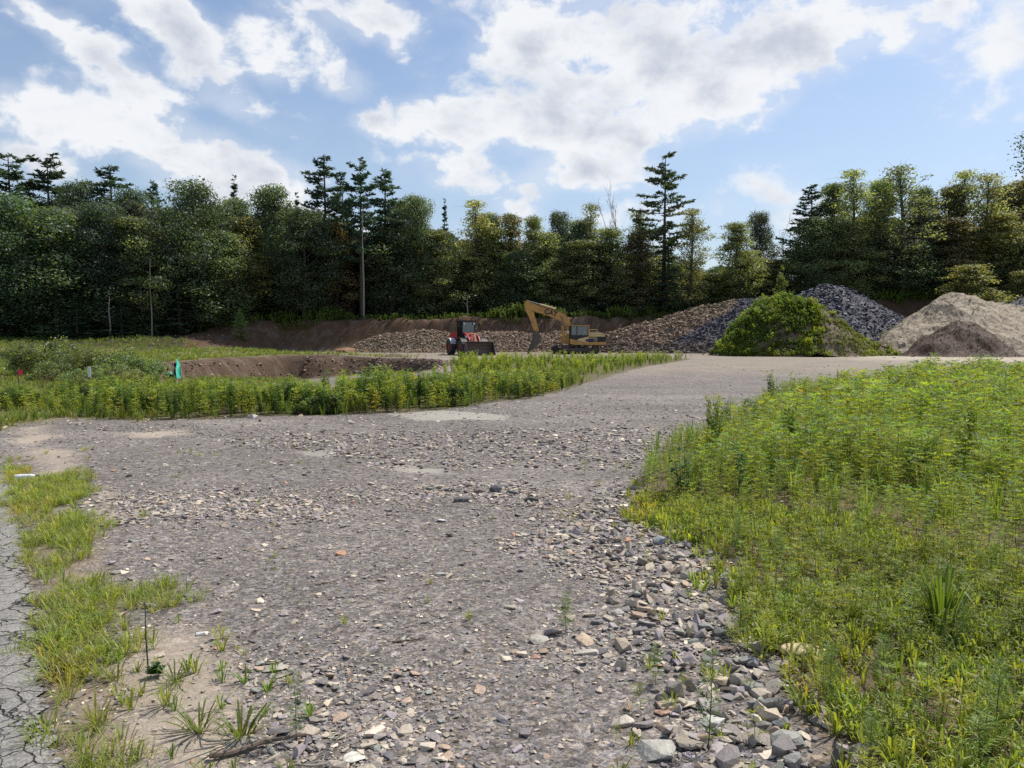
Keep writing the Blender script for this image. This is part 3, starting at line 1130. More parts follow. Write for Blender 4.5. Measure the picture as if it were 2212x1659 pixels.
def bare_tree(seed, H):
    r = RS(seed)
    out = []

    def grow(p, d, L, rad_, depth):
        n = 4
        pts = [p]
        for i in range(n):
            d = d + r.normal(size=3) * .10
            d /= np.linalg.norm(d)
            pts.append(pts[-1] + d * L / n)
        out.append(tube(pts, rad_ * (1 - .55 * np.linspace(0, 1, n + 1)), 5 if depth < 2 else 4))
        if depth < 4:
            for k in range(r.randint(3, 6) if depth else 9):
                f = r.uniform(.3, 1)
                q = pts[min(n, int(f * n + .5))]
                dd = d * .75 + r.normal(size=3) * .5 + np.array([0, 0, .35])
                dd /= np.linalg.norm(dd)
                grow(q, dd, L * r.uniform(.38, .6) * (.55 if depth == 0 else 1), rad_ * .5, depth + 1)
    grow(np.zeros(3), np.array([0, 0, 1.]), H * .8, .008 * H + .03, 0)
    t = join(out)
    t.C[:] = np.array([.30, .27, .24])
    return t


OAKC, MAPC, AIRC, PINC, HEMC = (.095, .138, .066), (.175, .205, .088), (.235, .26, .105), (.062, .098, .058), (.055, .090, .050)
KINDS = {}


def kind(name, fn, mt):
    tk, cr = fn
    KINDS[name] = (t_mesh(name + '_trunk', tk), t_mesh(name + '_crown', cr) if cr is not None else None, mt)


kind('oak_a', crown_decid(1, 15, 4.6, .20, 62, 250, .13, OAKC), M_LEAF)
kind('oak_b', crown_decid(2, 15, 4.0, .10, 66, 240, .13, OAKC), M_LEAF)
kind('oak_c', crown_decid(3, 15, 4.4, .28, 58, 250, .13, (.070, .100, .055)), M_LEAF)
kind('maple_a', crown_decid(4, 14, 3.2, .04, 92, 165, .115, MAPC, .2, 0, .38, .66), M_LEAF)
kind('maple_b', crown_decid(5, 14, 3.0, .06, 88, 160, .115, (.20, .175, .085), .2, 0, .45, .62), M_LEAF)
kind('maple_c', crown_decid(6, 14, 3.5, .03, 95, 165, .12, (.10, .145, .066), .1, 0, .3, .74), M_LEAF)
kind('airy_a', crown_decid(7, 15, 3.1, .06, 130, 70, .115, AIRC, .6, 0, .30, .62), M_LEAF)
kind('airy_b', crown_decid(8, 15, 3.1, .10, 115, 60, .115, (.19, .215, .10), .7, 0, .22, .6), M_LEAF)
kind('airy_c', crown_decid(9, 13, 2.9, .03, 120, 90, .115, (.215, .23, .085), .4, 0, .5, .62), M_LEAF)
kind('pine_a', crown_pine(11, 19, 3.6, .42, .042, PINC, .38), M_NEEDLE)
kind('pine_b', crown_pine(12, 19, 3.0, .30, .038, PINC, .38, 0, .9), M_NEEDLE)
kind('pine_big', crown_pine(13, 22, 3.7, .42, .038, (.07, .105, .05), .40, .12, .88, .95), M_NEEDLE)
kind('hemlock', crown_pine(14, 14, 2.6, .03, .034, HEMC, .26, .55, 1, 1.5), M_NEEDLE)
kind('spire', crown_pine(15, 17, 1.9, .10, .030, HEMC, .26, .2, 1, 1.5), M_NEEDLE)
kind('bare', (bare_tree(16, 13), None), None)
kind('bare_b', (bare_tree(18, 13), None), None)
tk_, cr_ = crown_pine(17, 2.6, 1.15, .03, .065, (.20, .26, .07), .17, 0, 1, 1.3)
kind('sapling', (tk_, cr_), M_NEEDLE)
NOM = {'oak_a': 15, 'oak_b': 15, 'oak_c': 15, 'maple_a': 14, 'maple_b': 14, 'maple_c': 14, 'airy_a': 15, 'airy_b': 15, 'airy_c': 13,
       'pine_a': 19, 'pine_b': 19, 'pine_big': 22, 'hemlock': 14, 'spire': 17, 'bare': 13, 'bare_b': 13, 'sapling': 2.6}
RNOM = {'oak_a': 4.3, 'oak_b': 3.8, 'oak_c': 4.1, 'maple_a': 2.9, 'maple_b': 2.7, 'maple_c': 3.1, 'airy_a': 2.6, 'airy_b': 2.4, 'airy_c': 2.6,
        'pine_a': 2.1, 'pine_b': 1.9, 'pine_big': 3.1, 'hemlock': 2.0, 'spire': 1.5, 'bare': 3, 'bare_b': 3, 'sapling': 1.1}
NAMES = {'oak': 'oak_tree', 'maple': 'maple_tree', 'airy': 'birch_tree', 'pine': 'pine_tree', 'hemlock': 'hemlock_tree', 'spire': 'spruce_tree', 'bare': 'bare_tree', 'sapling': 'sapling'}
for k, (tm, cm, mt) in KINDS.items():
    tm.materials.append(M_BARK)
    if cm:
        cm.materials.append(mt)
tr_rs = RS(5)


def tree(kindname, px, top, d, wpx, lab, group='trees at the edge of the wood', base=None):
    tm, cm, mt = KINDS[kindname]
    if px > 480 and kindname != 'sapling':
        d = d + 3
    gx = (px - CX) / F_PX * d
    z0 = gz(gx, d) - .1
    H = zat(top, d) - z0
    sz = H / NOM[kindname]
    sx = wpx * d / F_PX / 2 / RNOM[kindname] * (1.22 if kindname[:3] in ('air', 'map') else 1.0)
    nm = NAMES[kindname.split('_')[0]]
    e_ = empty(nm, (gx, d, z0), tr_rs.uniform(0, 6.28), lab, 'tree' if nm != 'sapling' else 'sapling', group)
    e_.scale = (sx, sx, sz)
    ob('trunk', tm, None, e_)
    if cm:
        ob('crown', cm, None, e_)
    return e_


TREES = [
    # back row, seen against the sky, from left to right
    ('pine_a', 35, 336, 100, 120, 'flat-topped dark pine rising highest at the left end of the wood'),
    ('pine_a', 118, 340, 98, 115, 'dark layered pine just right of the leftmost tall pine'),
    ('pine_b', 252, 364, 96, 110, 'dark pine with spreading shelves above the left oaks'),
    ('oak_a', 185, 392, 94, 130, 'rounded oak filling the gap between the two left pines'),
    ('pine_b', 342, 398, 100, 60, 'small dark pine tip peeping up left of the big round oak'),
    ('oak_a', 425, 392, 88, 175, 'big round-topped oak, broadest crown of the left wood'),
    ('spire', 514, 392, 98, 60, 'dark pointed conifer tip between two round oaks'),
    ('oak_b', 590, 402, 92, 130, 'round glossy oak right of the dark pointed conifer tip'),
    ('spire', 648, 428, 98, 50, 'little pointed conifer behind the wood left of the pine group'),
    ('pine_b', 707, 342, 92, 90, 'tall pointed pine, first of the group of four pines'),
    ('pine_b', 745, 378, 96, 60, 'shorter pine squeezed between the tall pointed ones'),
    ('pine_a', 783, 350, 90, 78, 'tall pine with a long bare pale trunk down to the bank'),
    ('pine_b', 836, 372, 94, 85, 'bushy-topped pine at the right of the pine group'),
    ('oak_b', 900, 424, 94, 90, 'round leafy tree just right of the pine group'),
    ('spire', 962, 440, 102, 42, 'thin dark spruce tip above the middle woods'),
    ('airy_a', 1030, 434, 96, 88, 'light airy tree with a ragged top right of the thin spruce tip'),
    ('maple_b', 1100, 462, 97, 80, 'olive leafy tree beside the ragged airy one'),
    ('airy_c', 1150, 466, 94, 70, 'pale green tree with a soft top left above the excavator arm'),
    ('oak_c', 1205, 458, 100, 70, 'dark small-crowned tree behind, above the excavator arm'),
    ('airy_b', 1275, 440, 97, 62, 'thin see-through tree left of the bare branches'),
    ('bare', 1325, 444, 99, 60, 'leafless grey tree standing against the sky left of the great pine'),
    ('bare_b', 1355, 432, 100, 55, 'second leafless tree, touching the first one\'s branches'),
    ('airy_b', 1385, 452, 96, 70, 'thin leafy tree directly left of the great pine'),
    ('pine_big', 1432, 337, 93, 122, 'great solitary white pine towering over the middle of the wood'),
    ('airy_a', 1487, 452, 92, 78, 'slender tree with a dark stem directly right of the great pine'),
    ('airy_c', 1588, 480, 92, 90, 'pale green rounded tree right of the gap of sky'),
    ('oak_c', 1637, 458, 98, 72, 'dark-crowned tree standing behind the pale rounded one'),
    ('bare', 1686, 478, 98, 40, 'leafless grey tree between the dark crown and the tall right wood'),
    ('pine_b', 1745, 404, 96, 80, 'dark narrow conifer at the left end of the tall right wood'),
    ('airy_a', 1835, 368, 94, 95, 'tall tree with a feathery top above the dark slate heap'),
    ('maple_a', 1885, 392, 96, 80, 'leafy tree filling in right of the feathery-topped one'),
    ('airy_b', 1945, 355, 92, 110, 'tallest airy tree of the right wood with a wide flat top'),
    ('spire', 2008, 424, 100, 58, 'dark spruce with layered boughs standing in a gap of the right wood'),
    ('airy_a', 2075, 366, 96, 95, 'airy tree with an open crown right of the layered spruce'),
    ('airy_b', 2120, 372, 95, 90, 'open-crowned tree, second from the right edge'),
    ('airy_c', 2195, 384, 96, 110, 'leafy tree leaning in at the right edge of the picture'),
    ('oak_b', 2290, 380, 96, 140, 'oak just outside the right edge with a few boughs showing'),
    ('oak_a', -60, 400, 88, 170, 'oak at the outer left edge of the wood'),
    ('maple_a', 1793, 398, 98, 80, 'leafy tree between the dark narrow conifer and the feathery top'),
    ('airy_c', 1905, 384, 98, 85, 'leafy crown just left of the wide flat-topped airy tree'),
    ('maple_c', 1980, 404, 97, 80, 'dense tree left of the layered spruce in the gap'),
    ('maple_a', 2042, 402, 97, 80, 'dense tree right of the layered spruce in the gap'),
    ('airy_c', 2160, 396, 98, 100, 'full green crown beside the one leaning in at the right edge'),
    ('oak_b', 1060, 462, 99, 90, 'round green crown behind, between loader and excavator'),
    ('maple_c', 1245, 478, 98, 90, 'dense crown behind the thin see-through tree'),
    ('oak_c', 870, 432, 99, 90, 'dark crown closing the gap right of the bushy-topped pine'),
    ('oak_c', 290, 408, 93, 130, 'dark oak crown right of the shelved pine'),
    ('oak_b', 510, 430, 93, 120, 'oak crown under the dark pointed conifer tip'),
    # front row, leafy to the ground
    ('oak_b', 30, 420, 81, 180, 'broad dark oak at the left edge of the picture'),
    ('maple_c', 130, 452, 82, 150, 'dark maple in front of the second pine'),
    ('oak_c', 225, 440, 84, 150, 'dark oak standing below the shelved pine'),
    ('maple_a', 310, 470, 84, 120, 'green maple tinged with brown left of the big round oak'),
    ('hemlock', 390, 560, 85, 110, 'drooping hemlock with reddish boughs in front of the big oak'),
    ('maple_c', 470, 500, 88, 130, 'dark maple below the pointed conifer tip'),
    ('airy_c', 545, 470, 90, 110, 'pale olive tree catching the sun left of the pine group'),
    ('oak_b', 655, 452, 88, 150, 'big dark oak in front of the pine group'),
    ('maple_b', 730, 480, 92, 90, 'brownish green maple beside the long pale trunk'),
    ('maple_c', 850, 490, 93, 110, 'shaded maple right of the long pale trunk'),
    ('maple_a', 940, 500, 94, 105, 'green maple straight behind the red wheel loader, left one'),
    ('hemlock', 1005, 560, 94, 95, 'dark hemlock straight behind the red wheel loader'),
    ('airy_c', 1060, 490, 95, 95, 'light olive tree between loader and excavator'),
    ('maple_c', 1120, 545, 94, 100, 'low dark maple left of the excavator arm'),
    ('airy_c', 1185, 500, 95, 100, 'olive tree above the excavator arm\'s elbow'),
    ('maple_a', 1250, 520, 94, 100, 'leafy maple straight above the excavator cab'),
    ('airy_c', 1320, 490, 95, 105, 'yellowish green tree under the leafless trees'),
    ('maple_b', 1380, 500, 94, 90, 'olive brown maple at the left foot of the great pine'),
    ('hemlock', 1440, 530, 92, 95, 'dark hemlock wrapped round the great pine\'s foot'),
    ('maple_a', 1530, 590, 94, 85, 'low green maple under the gap of sky'),
    ('airy_c', 1600, 540, 94, 100, 'sunny green tree behind the brown rubble heap'),
    ('maple_b', 1665, 560, 95, 90, 'olive maple behind the overgrown mound'),
    ('maple_c', 1740, 470, 94, 100, 'dark leafy tree behind the slate heap, left one'),
    ('maple_a', 1815, 480, 93, 105, 'green tree straight behind the slate heap\'s peak'),
    ('oak_b', 1890, 500, 94, 100, 'dark oak right of the slate heap\'s peak'),
    ('maple_c', 1965, 520, 93, 105, 'shaded maple over the strip of sunny weeds'),
    ('maple_b', 2050, 470, 93, 110, 'tall olive maple behind the grey sand heap'),
    ('airy_c', 2140, 460, 92, 115, 'bright leafy tree above the sandy bank at the right'),
    ('oak_b', 2215, 520, 90, 120, 'dark oak low at the right edge of the picture'),
    ('maple_b', 2300, 470, 90, 130, 'maple just beyond the right edge'),
    ('maple_c', -90, 470, 78, 170, 'dark maple just beyond the left edge'),
    # young growth
    ('sapling', 521, 678, 84, 46, 'young sunlit fir sapling on the brow of the brown bank', 'young trees'),
    ('sapling', 1684, 600, 90, 62, 'young yellow green tree between rubble heap and slate heap', 'young trees'),
    ('airy_c', 2090, 572, 86, 120, 'bushy yellow green young tree behind the grey sand heap', 'young trees'),
    ('maple_a', 2200, 585, 86, 80, 'young green tree by the right edge above the sandy bank', 'young trees'),
    ('hemlock', 170, 640, 79, 80, 'small dark fir at the foot of the left wood', 'young trees'),
    ('hemlock', 265, 650, 80, 70, 'small dark fir, right-hand one under the left wood', 'young trees'),
    ('hemlock', 600, 610, 89, 90, 'dark young hemlock above the left end of the cut bank', 'young trees'),
]
for a in TREES:
    tree(*a)

# dense unlit woods behind the first rows, one mass
wr = RS(77)
W_T = [crown_decid(50 + i, 11, 3.4, .02, 40, 130, .2, (.06, .085, .042))[1] for i in range(3)]
n = 210
wx = wr.uniform(-110, 110, n)
wy = np.where(wx < -45, wr.uniform(86, 104, n), wr.uniform(99, 114, n))
wpx = CX + F_PX * wx / wy
tops = np.interp(wpx, [0, 300, 600, 900, 1100, 1500, 1560, 1700, 1850, 2212], [450, 440, 455, 490, 520, 540, 570, 560, 470, 450]) + wr.uniform(0, 60, n)
wz = ground(wx, wy)
hh = (EYE + (730.3 - tops) * wy / F_PX - wz)
t = scatter(W_T, np.stack([wx, wy, wz], 1), wr.uniform(0, 6, n), np.stack([np.full(n, 1.3), np.full(n, 1.3), hh / 11], 1), wr.uniform(.7, 1.1, (n, 3)) * np.ones((n, 3)), rs=wr)
tag(ob('woods', t_mesh('woods', t), M_LEAF), 'mass of dark woodland behind the first rows of trees', 'woods', kind='stuff')
# bare stems glimpsed between the crowns
STEMS = [(787, 440, 668, 91, .13, 'long pale bare trunk standing alone in front of the dark pines'), (1010, 640, 695, 92, .08, 'thin pale dead stem behind the red wheel loader'),
         (240, 640, 735, 79, .10, 'thin grey dead stem under the left wood'), (330, 560, 730, 81, .08, 'slender dark dead stem beneath the drooping hemlock')]
for px, t0, b0, d, r_, lab in STEMS:
    gx = (px - CX) / F_PX * d
    z0 = gz(gx, d)
    h_ = zat(t0, d) - z0
    t = tube([(0, 0, -.2), (.05, 0, h_ * .3), (-.06, 0, h_ * .65), (.04, 0, h_)], [r_, r_ * .85, r_ * .6, r_ * .3], 8, (.26, .24, .2))
    tw = [tube([(0, 0, h_ * f), (.5 * s_, .1, h_ * f + .25)], [r_ * .25, .01], 4, (.26, .24, .2)) for f, s_ in ((.5, 1), (.62, -1), (.7, 1), (.82, -1), (.9, 1))]
    o = ob('dead_stem', t_mesh('dead_stem', join([t] + tw)), M_BARK)
    o.location = (gx, d, z0)
    tag(o, lab, 'dead tree', 'dead stems in the wood')

# ------------------------------------------------------------------ low green plants
gr_ = RS(12)


def blade_tuft(seed, nb, h, spread, wd, col, curve=.5, lie=.4):
    r = RS(seed)
    V, L, N, C = [], [], [], []
    for i in range(nb):
        a = r.uniform(0, 2 * pi)
        b0 = r.uniform(0, spread * .35)
        hh_ = h * r.uniform(.5, 1.1)
        out = spread * r.uniform(.2, 1.0)
        cb = np.array([cos(a), sin(a), 0])
        side = np.array([-sin(a), cos(a), 0])
        w_ = wd * r.uniform(.7, 1.3)
        p0 = cb * b0
        p1 = cb * (b0 + out * .35) + np.array([0, 0, hh_ * .55])
        p2 = cb * (b0 + out * .75) + np.array([0, 0, hh_ * .9])
        p3 = cb * (b0 + out * (1 + curve * .4)) + np.array([0, 0, hh_ * (1 - lie * r.uniform(0, .6))])
        o = len(V)
        V += [p0 - side * w_ * .7, p0 + side * w_ * .7, p1 + side * w_, p1 - side * w_, p2 + side * w_ * .8, p2 - side * w_ * .8, p3]
        L += [o, o + 1, o + 2, o + 3, o + 3, o + 2, o + 4, o + 5, o + 5, o + 4, o + 6]
        N += [4, 4, 3]
        c = np.array(col) * r.uniform(.75, 1.25)
        if r.uniform() < .13:
            c = np.array([.26, .26, .12]) * r.uniform(.8, 1.2)
        C += [c * .8, c * .8, c, c, c * 1.08, c * 1.08, c * 1.1]
    return T(V, L, N, np.array(C))


def feather_weed(seed, h, nodes, reach, lf, wd, col, ksub=5, topcol=None):
    """upright weed with ferny, much divided leaves"""
    r = RS(seed)
    stem = tube([(0, 0, 0), (.02 * h, .01 * h, h * .5), (.0, .03 * h, h)], [.006 * h + .0015, .004 * h + .001, .001], 3, np.array(col) * .8)
    P, U, V, A, B, C = [], [], [], [], [], []
    for i in range(nodes):
        f = .12 + .88 * (i + .5) / nodes
        a = i * 2.4 + r.uniform(-.5, .5)
        Lb = reach * (1 - .62 * abs(f - .5) * 2 * (1 if f > .5 else .5)) * r.uniform(.7, 1.2)
        base = np.array([.0, .0, f * h * .96])
        d = np.array([cos(a), sin(a), r.uniform(.25, .8)])
        d /= np.linalg.norm(d)
        side = np.cross(d, [0, 0, 1.])
        side /= np.linalg.norm(side)
        nrm = np.cross(side, d)
        for k in range(ksub):
            g = (k + .8) / ksub
            c0 = base + d * Lb * g + np.array([0, 0, -.25 * Lb * g * g])
            for s_ in ((-1, 1) if k < ksub - 1 else (0,)):
                u = d * (.55 if s_ else 1) + side * s_ * .9 + nrm * r.uniform(-.25, .3)
                u /= np.linalg.norm(u)
                ll = lf * (1.15 - .5 * g) * r.uniform(.75, 1.25)
                P.append(c0 + u * ll)
                U.append(u)
                V.append(np.cross(u, nrm + r.normal(size=3) * .35))
                A.append(ll)
                B.append(wd * r.uniform(.7, 1.2))
                C.append(np.array(topcol if (topcol is not None and f > .88) else col) * r.uniform(.75, 1.25))
    V = np.array(V)
    V /= np.linalg.norm(V, axis=1)[:, None] + 1e-9
    return join([stem, diamonds(np.array(P), np.array(U), V, np.array(A), np.array(B), np.array(C))])


def leafy_weed(seed, h, n, lf, wd, col, bushy=.16, topcol=None):
    """goldenrod-like stalk clad in narrow leaves, or a bush when bushy is large"""
    r = RS(seed)
    P, U, V, A, B, C, st = [], [], [], [], [], [], []
    for k in range(5):
        a = r.uniform(0, 6.3)
        hh_ = h * r.uniform(.65, 1.05)
        b = np.array([cos(a), sin(a), 0]) * bushy * h * r.uniform(.2, 1)
        st.append(tube([b * .3, b * .7 + np.array([0, 0, hh_ * .5]), b + np.array([0, 0, hh_])], [.005 * h + .001, .004 * h + .0005, .001], 3, (.14, .16, .06)))
        for i in range(n // 5):
            f = r.uniform(.12, 1) ** .8
            c = b * (.3 + .7 * f) + np.array([0, 0, hh_ * f])
            aa = r.uniform(0, 6.3)
            u = np.array([cos(aa), sin(aa), r.uniform(-.1, .9)])
            u /= np.linalg.norm(u)
            ll = lf * r.uniform(.6, 1.2) * (1.15 - .5 * f)
            P.append(c + u * ll)
            U.append(u)
            v = np.cross(u, [0, 0, 1.]) + r.normal(size=3) * .3
            V.append(v / np.linalg.norm(v))
            A.append(ll)
            B.append(wd * r.uniform(.7, 1.2))
            C.append(np.array(topcol if (topcol is not None and f > .82) else col) * r.uniform(.75, 1.3))
    return join(st + [diamonds(np.array(P), np.array(U), np.array(V), np.array(A), np.array(B), np.array(C))])


def grow(n, sampler, dens, temps, smin, smax, tints, sink=.0, rs=gr_, tilt=.12, patch=None):
    x, y = sampler(n)
    k = dens(x, y)
    straw = sstep(fbm(x, y, .9, 3, 191), .30, .62)[:, None]
    m = rs.uniform(0, 1, n) < k
    x, y = x[m], y[m]
    c = len(x)
    s = rs.uniform(smin, smax, c)
    if patch is not None:
        s = s * patch(x, y)
    ti = np.array(tints)[rs.randint(0, len(tints), c)] * (1 + .22 * fbm(x, y, .8, 3, 90))[:, None] * rs.uniform(.80, 1.2, (c, 1))
    sw = straw[m] * (rs.uniform(0, 1, (c, 1)) < .6)
    ti = ti * (1 + sw * np.array([[.35, .02, -.1]]))
    return scatter(temps, np.stack([x, y, groundnoise(x, y) - sink], 1), rs.uniform(0, 6.3, c), s, ti, rs.uniform(0, tilt, c), rs.uniform(0, 6.3, c), rs=rs)


def wedge(d0, d1, p, lo=-.78, hi=.78):
    def f(n):
        u = gr_.uniform(0, 1, n)
        d = (d0 ** p + u * (d1 ** p - d0 ** p)) ** (1 / p)
        return gr_.uniform(lo, hi, n) * (d + .4), d
    return f


def inpoly(P_, a=-.05, b=.2, nz=.0, sc=1.):
    return lambda x, y: sstep(poly_sd(x, y, P_) + nz * fbm(x, y, sc, 3, 95), a, b)


YG, MG, DG = (.275, .325, .065), (.265, .295, .06), (.10, .15, .035)
TUFTS = [blade_tuft(20 + i, 18, .10, .11, .0023, YG) for i in range(5)]
CRAB = [blade_tuft(30 + i, 11, .10, .075, .0042, YG, .6, .5) for i in range(5)]
TALLG = [blade_tuft(40 + i, 18, .42, .16, .004, (.17, .25, .06), .6, .3) for i in range(4)]
FEAT = [feather_weed(60 + i, .62, 17, .16, .030, .0050, MG, 6, (.235, .315, .07)) for i in range(5)]
FEAT_S = [feather_weed(70 + i, .20, 11, .09, .017, .0028, MG, 6) for i in range(4)]
FEAT_L = [feather_weed(64 + i, .70, 13, .19, .055, .013, MG, 4, (.235, .315, .07)) for i in range(4)]
GOLD = [leafy_weed(80 + i, .85, 230, .06, .014, (.15, .215, .048), .16, (.22, .285, .065)) for i in range(5)]
DOCK = [leafy_weed(90 + i, .55, 60, .05, .016, (.085, .15, .05), .2) for i in range(3)]

def bush_crown(seed, col, leaf=.035, n=46):
    r = RS(seed)
    P, U, V, A, B, C = [], [], [], [], [], []
    for i in range(n):
        a = r.uniform(0, 6.3)
        ph = math.acos(r.uniform(0.02, 1))
        rr_ = r.uniform(.45, .88)
        c = np.array([rr_ * sin(ph) * cos(a) * .95, rr_ * sin(ph) * sin(a) * .95, .12 + rr_ * cos(ph) * .85])
        rc = r.uniform(.13, .24)
        m = 150
        d = r.normal(size=(m, 3))
        d /= np.linalg.norm(d, axis=1)[:, None]
        P.append(np.maximum(c + d * (rc * r.uniform(.3, 1.15, m) ** .6)[:, None], [-9, -9, .01]))
        nn = d + r.normal(size=(m, 3)) * .7 + np.array([0, 0, .3])
        nn /= np.linalg.norm(nn, axis=1)[:, None]
        u = np.cross(nn, r.normal(size=(m, 3)))
        u /= np.linalg.norm(u, axis=1)[:, None]
        U.append(u)
        V.append(np.cross(nn, u))
        s_ = leaf * r.uniform(.6, 1.3, m)
        A.append(s_)
        B.append(s_ * .5)
        C.append(np.array(col)[None] * r.uniform(.75, 1.25) * r.uniform(.75, 1.3, (m, 1)))
    return diamonds(np.concatenate(P), np.concatenate(U), np.concatenate(V), np.concatenate(A), np.concatenate(B), np.concatenate(C))



# verge grass at the left
vg = join([
    grow(24000, wedge(2.3, 14, 1.5, -1.0, -.2), lambda x, y: inpoly(GRASSL, -.12, .22, .30, 1.6)(x, y) * (.35 + .65 * sstep(fbm(x, y, 2.2, 3, 97), -.45, .15)), TUFTS, .5, 1.05, [(1, 1, 1), (.8, .95, .9), (1.15, 1.05, 1)]),
    grow(240, wedge(2.4, 4.2, 1.5, -.5, .0), lambda x, y: .30 * inpoly(SAND[0], -.3, .1)(x, y) * (x < -.3), CRAB, .5, .95, [(1, 1, 1), (.7, .95, .9)]),
    grow(1500, wedge(6, 18, 1.5, -.95, -.25), lambda x, y: .6 * sstep(fbm(x, y, .8, 3, 98), .1, .5) * sstep(-x - .36 * y, 0, 1.5), TUFTS, .3, .8, [(1, 1, 1), (1, .9, .9)]),
    grow(900, wedge(2.5, 10, 1.5, -.4, .65), lambda x, y: .30 * sstep(fbm(x, y, 1.3, 3, 99), .25, .6) * free_mask(x, y), CRAB, .18, .5, [(1.1, 1.1, 1)]),
])
tag(ob('verge_grass', t_mesh('verge_grass', vg), M_GRASS), 'short yellow green grass along the road verge and in the gravel', 'grass', kind='stuff')


def sparse(x, y):
    s = poly_sd(x, y, FIELD)
    t_ = 1 - sstep(poly_sd(x, y, TALL), -.1, .2)
    return sstep(s + .12 * fbm(x, y, 1.7, 2, 8), -.08, .3) * t_


fg = join([
    grow(13000, wedge(2.2, 8.5, 1.5, .05, .85), lambda x, y: sparse(x, y) * (.28 + .72 * sstep(fbm(x, y, 1.6, 3, 101), -.45, .2)), CRAB, .5, 1.25, [(1, 1, 1), (1.1, 1.05, 1), (.8, .95, 1)]),
    grow(2600, wedge(2.2, 8.5, 1.5, .05, .85), lambda x, y: sparse(x, y) * .8 * sstep(fbm(x, y, 1.0, 3, 104), 0, .35), FEAT_S, .5, 1.15, [(1, 1, 1), (.85, 1.05, 1.1), (1.15, 1.1, .9)]),
    grow(500, wedge(2.2, 8.5, 1.5, .05, .85), lambda x, y: sparse(x, y), [leafy_weed(95, .16, 26, .022, .008, (.14, .17, .06), .3), leafy_weed(96, .12, 22, .02, .007, (.20, .14, .06), .4)], .6, 1.2, [(1, 1, 1)]),
    grow(420, wedge(2.3, 9, 1.5, .05, .6), lambda x, y: .5 * sstep(poly_sd(x, y, FIELD), -1.0, -.1) * (poly_sd(x, y, FIELD) < 0), CRAB + FEAT_S, .3, .9, [(1, 1, 1)]),
])
tag(ob('field_grass', t_mesh('field_grass', fg), M_GRASS), 'crabgrass and small ferny weeds on brown soil at the lower right', 'grass', kind='stuff')

TALLH = lambda x, y: .36 + .54 * sstep(poly_sd(x, y, TALL), -.1, 2.4) + .34 * fbm(x, y, .55, 4, 105) + .28 * sstep(y, 14, 26)
fw = join([
    grow(2400, wedge(5.5, 12, 1.6, .1, .85), lambda x, y: inpoly(TALL, -.1, .15, .25, 1.2)(x, y), FEAT, .75, 1.25, [(1.1, 1.1, 1), (.95, 1.08, 1.1), (1.25, 1.15, .9), (.8, .95, 1)], patch=TALLH),
    grow(3600, wedge(11, 36, 1.55, .1, .82), lambda x, y: inpoly(TALL, -.1, .2, .25, 1.2)(x, y), FEAT_L, .8, 1.25, [(1.1, 1.1, 1), (.95, 1.08, 1.1), (1.25, 1.15, .9), (.8, .95, 1)], patch=TALLH),
    grow(1500, wedge(3.5, 9, 1.5, .1, .85), lambda x, y: .5 * inpoly(FIELD, .1, .3)(x, y) * (.12 + sstep(poly_sd(x, y, TALL), -1.5, .1)) * (poly_sd(x, y, TALL) < .1), FEAT, .25, .62, [(1, 1, 1), (.9, 1.02, 1.1), (1.2, 1.1, .9)]),
    grow(900, wedge(6, 30, 1.5, .1, .82), lambda x, y: inpoly(TALL, 0, .4)(x, y) * sstep(fbm(x, y, .5, 3, 107), 0, .4), GOLD + TALLG, .7, 1.05, [(1.1, 1.1, .9), (1.3, 1.2, .9)]),
    grow(1700, wedge(6, 24, 1.5, .1, .82), lambda x, y: inpoly(TALL, -.15, .1)(x, y), TALLG, .5, 1.0, [(1.1, 1.1, .9), (1, 1, 1)]),
    grow(400, wedge(5, 30, 1.5, .1, .82), lambda x, y: inpoly(TALL, -.1, .2)(x, y), DOCK, .6, 1.1, [(1, 1.1, 1.1)]),
])
tag(ob('weeds', t_mesh('weeds', fw), M_WEED), 'dense waist-high field of ferny bright green weeds at the right', 'weeds', kind='stuff')


def box_pts(x0, x1, y0, y1):
    return lambda n: (gr_.uniform(x0, x1, n), gr_.uniform(y0, y1, n))


def hedge_h(x, y):
    s = poly_sd(x, y, HEDGE)
    px = CX + F_PX * x / y
    k = np.interp(px, [100, 240, 420, 520, 700, 930, 1000, 1150, 1500], [.42, .52, .56, .62, .70, .84, .80, .75, .70])
    return (k + .42 * fbm(x, y, .55, 3, 110)) * (.72 + .28 * sstep(s, 0, .6)) * np.interp(y, [14, 22, 30, 50], [1, .95, .85, .8])


def hedge_front(x, y):
    return inpoly(HEDGE, -.05, .15, .2, .9)(x, y) * (1 - sstep(y + .0 * x, 19.5 + .55 * np.maximum(x + 4, 0) ** 1.3, 21 + .6 * np.maximum(x + 4, 0) ** 1.3))


hd = join([
    grow(5200, box_pts(-12, 8, 14, 34), hedge_front, GOLD, .65, 1.2, [(1, 1, 1), (1.25, 1.15, .8), (.60, .74, .85), (.75, .85, .9)], patch=hedge_h),
    grow(2600, box_pts(-12, 8, 14, 34), hedge_front, FEAT_L, .9, 1.25, [(1, 1, 1), (1.25, 1.15, .9)], patch=hedge_h),
    grow(3800, box_pts(-4, 16, 20, 58), inpoly(HEDGE, 0, .5, .4, .3), GOLD + TALLG, .6, 1.1, [(1.5, 1.35, .8), (1.7, 1.45, .8), (1.1, 1.15, .9)], patch=lambda x, y: .75 + .3 * fbm(x, y, .3, 3, 7)),
    grow(1500, box_pts(-12, 8, 13.5, 26), lambda x, y: inpoly(HEDGE, -.25, .0)(x, y), TALLG, .4, .9, [(1, 1, .9)]),
])
n = 420
hx, hy = gr_.uniform(-12, 12, n), gr_.uniform(14, 36, n)
